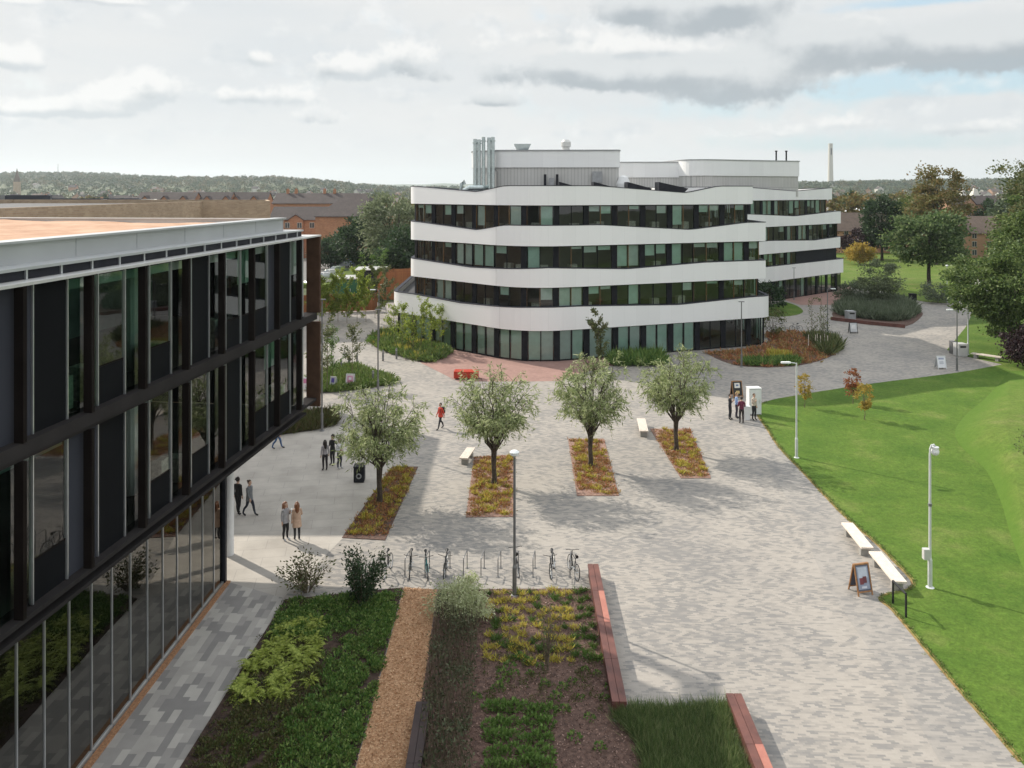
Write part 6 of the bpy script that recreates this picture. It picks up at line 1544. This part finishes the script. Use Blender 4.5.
# timber fence panels and the two containers behind it
def fence(label, pts, h, group):
    a, b = Vector(pts[0]), Vector(pts[1]); t = thing('timber_fence', label, 'fence', (a.x, a.y, 0), math.atan2((b - a).y, (b - a).x), group); L = (b - a).length
    n = max(1, round(L / 2.4)); pw = L / n
    for i in range(n):
        mb = MB(); mb.box(i * pw + .06, (i + 1) * pw - .06, -.03, .03, .08, h); mb.box(i * pw + .06, (i + 1) * pw - .06, -.07, -.03, h * .3, h * .3 + .1); mb.box(i * pw + .06, (i + 1) * pw - .06, -.07, -.03, h * .8, h * .8 + .1); mb.build('panel', M['fence_wood'], t)
    for i in range(n + 1):
        mb = MB(); mb.box(i * pw - .055, i * pw + .055, -.08, .06, 0, h + .1); mb.build('post', M['fence_wood'], t)
    return t
fence('brown timber board fence before the containers, left stretch', ((-32, 100), (-17.5, 103.5)), 2.3, 'timber board fences')
fence('orange timber fence running back beside the car park', ((-25, 130), (-19, 106)), 2.4, 'timber board fences')
fence('tall timber board fence close to the left end of the curved building', ((-19, 113), (-8, 117)), 4.4, 'timber board fences')
def container(label, px, py, w_, d_, h, body, top):
    Y = 800 * 15.5 / (py - HY); X = XA(px, Y); t = thing('container', label, 'container', (X, Y, 0), R(4)); mb = MB(); mb.rbox((0, d_ / 2, h / 2), (w_, d_, h)); mb.build('body', M[body], t)
    mb = MB(); mb.rbox((0, d_ / 2, h + .07), (w_ + .3, d_ + .3, .13)); mb.build('roof', M[top], t)
    mb = MB(); mb.rbox((0, -.03, h * .5), (w_ * .4, .04, h * .75)); do = mb.build('door', M[body], t); mb = MB(); mb.rbox((w_ * .12, -.08, h * .5), (.06, .06, .4)); mb.build('handle', M['silver'], do)
container('green container with pale roof behind the timber fence', 347, 300.5, 3.9, 4.5, 3.0, 'green_paint', 'pale_metal')
container('dark container with pale roof behind the timber fence', 371, 299, 4.3, 4.5, 4.1, 'charcoal', 'pale_metal')
# cars
def car(label, x, y, rot, col, z=0):
    t = thing('parked_car', label, 'car', (x, y, z), rot, 'cars in the far car park'); cm = mat('car_paint', col, .25, .1, var=.02, spec=.6)
    prof = [(-2.1, .35), (-2.12, .72), (-1.9, .9), (-1.2, .96), (-.55, 1.42), (.85, 1.45), (1.55, 1.02), (2.05, .9), (2.1, .35)]
    mb = MB(); n = len(prof); vs = []
    for s, ww in ((-1, .86), (1, .86)):
        for (x_, z_) in prof: vs.append((x_, s * (ww if z_ < 1.1 else .68), z_))
    mb.add(vs, [tuple(range(n)), tuple(range(2 * n - 1, n - 1, -1))] + [(i, n + i, n + (i + 1) % n, (i + 1) % n) for i in range(n)]); mb.build('body', cm, t)
    for s in (-1, 1):
        mb = MB(); mb.add([(-1.05, s * .81, 1.0), (-.5, s * .705, 1.37), (.8, s * .70, 1.4), (1.38, s * .81, 1.04)], [(0, 1, 2, 3)]); mb.build('side_window', M['window_dark'], t)
        for x_ in (-1.3, 1.3):
            mb = MB(); mb.tube([(x_, s * .72, .32), (x_, s * .9, .32)], .32, 14); w_ = mb.build('wheel', M['rubber'], t); mb = MB(); mb.tube([(x_, s * .9, .32), (x_, s * .912, .32)], .2, 10); mb.build('rim', M['silver'], w_)
        mb = MB(); mb.rbox((-2.12, s * .6, .68), (.06, .34, .14)); mb.build('headlight', M['paper_white'], t)
        mb = MB(); mb.rbox((2.09, s * .62, .75), (.06, .3, .16)); mb.build('tail_light', M['red_paint'], t)
    for a_, b_ in (((-1.22, .99), (-.58, 1.4)), ((.88, 1.43), (1.53, 1.05))):
        mb = MB(); o_ = -.02 if a_[0] < 0 else .02; mb.add([(a_[0] + o_, -.74, a_[1] + .02), (a_[0] + o_, .74, a_[1] + .02), (b_[0] + o_, .62, b_[1] + .02), (b_[0] + o_, -.62, b_[1] + .02)], [(0, 1, 2, 3)]); mb.build('windscreen', M['window_dark'], t)
for i, (px, py, rot, col, lab) in enumerate(((325, 281, 40, (.5, .52, .54), 'silver car nearest the bronze end fin in the car park'), (331, 277.5, 40, (.62, .63, .63), 'white car in the car park behind the silver one'), (350, 266, 60, (.05, .07, .14), 'dark blue car at the far end of the car park'), (342, 268, 60, (.20, .22, .24), 'grey car beside the dark blue one'),
        (357, 264, 60, (.03, .03, .04), 'black car farthest right in the car park'), (318, 286, 40, (.66, .66, .66), 'white car partly hidden by the bronze end fin'), (337, 274, 42, (.35, .42, .36), 'pale green car in the middle of the car park'))):
    X, Y = G(px, py); car(lab, X, Y, R(rot), col)
# curved railing of the bridge approach at right
rail = smooth_path([(*G(955, 302), 0), (*G(958, 293), 0), (*G(965, 285), .2), (*G(975, 279), .4), (*G(988, 276), .6)], 6)
t = thing('bridge_railing', 'curved grey mesh railing of the pale footbridge beyond the path at right', 'railing', tuple(rail[0])); o0 = rail[0]
mb = MB(); mb.tube([p - o0 + Vector((0, 0, 1.5)) for p in rail], .09, 6); mb.build('handrail', M['sleeper'], t)
for i, p in enumerate(rail[::2]):
    mb = MB(); q0 = p - o0; mb.tube([(q0.x, q0.y, q0.z), (q0.x, q0.y, q0.z + 1.5)], .05, 6); mb.build('post', M['post_grey'], t)
mb = MB()
for k in range(4): mb.tube([p - o0 + Vector((0, 0, .3 + k * .3)) for p in rail], .03, 4)
mb.build('mesh_infill', M['post_grey'], t)
deck = [(p.x, p.y) for p in rail[4:]] + [G(1003, 282), G(985, 296), G(964, 300)]
o = MB().prism(deck, -.1, .05).build('footbridge_deck', M['stone_pale']); o['kind'] = 'structure'

# ------------------------------------------------------------------ town trees and wooded hills
protos = []
pl = [('dark_green', .22), ('wood_a', .3), ('wood_b', .3), ('autumn', .3)]
spots = []
rg = random.Random(77)
def town(x0, x1, y0, y1, n, hmin, hmax):
    for _ in range(n):
        y = rg.uniform(y0, y1); px = rg.uniform(x0, x1); spots.append((XA(px, y), y, rg.uniform(hmin, hmax)))
town(400, 470, 190, 330, 14, 10, 13.5); town(835, 1010, 235, 420, 26, 9, 14); town(985, 1060, 130, 220, 8, 9, 13)
town(-20, 300, 300, 620, 34, 8, 13); town(300, 420, 300, 600, 22, 8, 13); town(820, 1060, 420, 700, 30, 9, 15)
for i, (x, y, h) in enumerate(spots):
    k = rg.randrange(4)
    while len(protos) <= k or protos[k] is None:
        j = len(protos)
        lab = ['dark green tree among the distant town trees', 'mid green tree among the distant town trees', 'olive brown tree among the distant town trees', 'autumn tinted tree among the distant town trees'][j]
        p = tree('distant_tree', lab, 0, 0, 12, 4.6, 1.2, pl[j][0], 300 + j, 2600, 60, .85, .85, .62, .3, group=['dark green town trees', 'mid green town trees', 'olive town trees', 'autumn tinted town trees'][j], lobes=pl[j][1]); p.location = (-9999, 0, 0); protos.append(p)
    P_ = protos[k]
    if P_.location.x < -9000: P_.location = (x, y, 0); P_.scale = (h / 12,) * 3
    else: dup(P_, (x, y, 0), rg.uniform(0, 6.28), h / 12 * rg.uniform(.9, 1.1))
for p in protos:
    if p.location.x < -9000: p.location = (XA(880, 300), 300, 0)
# small houses in the town, seen as roofs
hp = None; hr = random.Random(5)
def townhouse(lab, x, y, wall, roof, g):
    t = thing('town_house', lab, 'house', (x, y, 0), 0, g); mb = MB(); mb.add([(-5, -4, 0), (5, -4, 0), (5, 4, 0), (-5, 4, 0), (-5, -4, 5.6), (5, -4, 5.6), (5, 4, 5.6), (-5, 4, 5.6), (-5, 0, 8.6), (5, 0, 8.6)], [(0, 1, 5, 4), (2, 3, 7, 6), (1, 2, 6, 9, 5), (3, 0, 4, 8, 7)]); mb.build('wall', M[wall], t)
    mb = MB()
    for s in (-1, 1): mb.add([(-5.3, s * 4.4, 5.4), (5.3, s * 4.4, 5.4), (5.3, 0, 8.75), (-5.3, 0, 8.75), (-5.3, s * 4.4, 5.52), (5.3, s * 4.4, 5.52), (5.3, 0, 8.9), (-5.3, 0, 8.9)], [(0, 1, 2, 3), (4, 7, 6, 5), (0, 4, 5, 1)])
    ro = mb.build('roof', M[roof], t); mb = MB(); mb.box(2.5, 3.3, -.4, .4, 8.2, 9.9); mb.build('chimney', M[wall], ro); return t
hps = [townhouse('distant dark roofed brick house among the town trees', XA(290, 340), 340, 'orange_brick', 'roof_tile', 'dark roofed town houses'), townhouse('distant brown roofed house among the town trees', XA(930, 330), 330, 'pink_brick', 'roof_brown', 'brown roofed town houses'), townhouse('distant pale walled house among the town trees', XA(200, 380), 380, 'stone_pale', 'roof_tile', 'pale town houses')]
for i in range(170):
    y = hr.uniform(300, 1500); px = hr.choice([hr.uniform(-40, 420), hr.uniform(820, 1060), hr.uniform(-40, 420)]); x = XA(px, y)
    z = max(0, float(hillz(np.array(x), np.array(y)))) if y > 700 else 0
    dup(hps[hr.choice([0, 1, 2, 2])], (x, y, z - .2), hr.uniform(-.6, .6) + hr.choice([0, 1.57]), hr.uniform(.9, 1.4))
# wooded hills: each crown a loose ball of leaf faces
rng = np.random.default_rng(400)
def woodland(label, m, n, y0, y1, seed, rr=(3, 6.5)):
    r = np.random.default_rng(seed); y = np.sqrt(r.uniform(y0 ** 2, y1 ** 2, n)); x = r.uniform(-.72, .78, n) * y
    z = np.maximum(hillz(x, y), -.5); rad = r.uniform(rr[0], rr[1], n) * np.clip(y / 1200, .75, 1.5); k = 80
    d = unit(r.normal(0, 1, (n * k, 3))); d[:, 2] = np.abs(d[:, 2]) * 1.0 - .25
    P = np.repeat(np.stack([x, y, z + rad * .8], 1), k, 0) + d * np.repeat(rad, k)[:, None] * r.uniform(.75, 1.08, (n * k, 1)) * np.array([1, 1, 1.1])
    V = leaves(r, P - d * .3, d + r.normal(0, .5, (n * k, 3)), 1, .8, .3)
    V = P[:, None, :] + (V - P[:, None, :]) * (np.repeat(rad, k) * .42)[:, None, None]
    o = quadmesh('woodland', V, M[m]); tag(o, label, 'woodland'); o['kind'] = 'stuff'
woodland('dark green woodland covering the distant hills', 'wood_a', 4200, 720, 2600, 401)
woodland('olive and brown woodland patches on the distant hills', 'wood_b', 1500, 700, 2400, 402)
# ------------------------------------------------------------------ air
hz_ = MB(); hz_.box(-7600, 7600, -200, 7200, -2, 190)
m = bpy.data.materials.new('air'); m.use_nodes = True; t_ = m.node_tree
for nd in list(t_.nodes): t_.nodes.remove(nd)
o_ = t_.nodes.new('ShaderNodeOutputMaterial'); pv = t_.nodes.new('ShaderNodeVolumePrincipled')
pv.inputs['Color'].default_value = (.80, .88, .95, 1); pv.inputs['Density'].default_value = .0001; pv.inputs['Anisotropy'].default_value = .3
t_.links.new(pv.outputs[0], o_.inputs['Volume'])
h_ = hz_.build('haze', m); h_['kind'] = 'stuff'; h_['label'] = 'pale haze softening the distant hills and town'; h_['category'] = 'haze'
cy.volume_bounces = 1
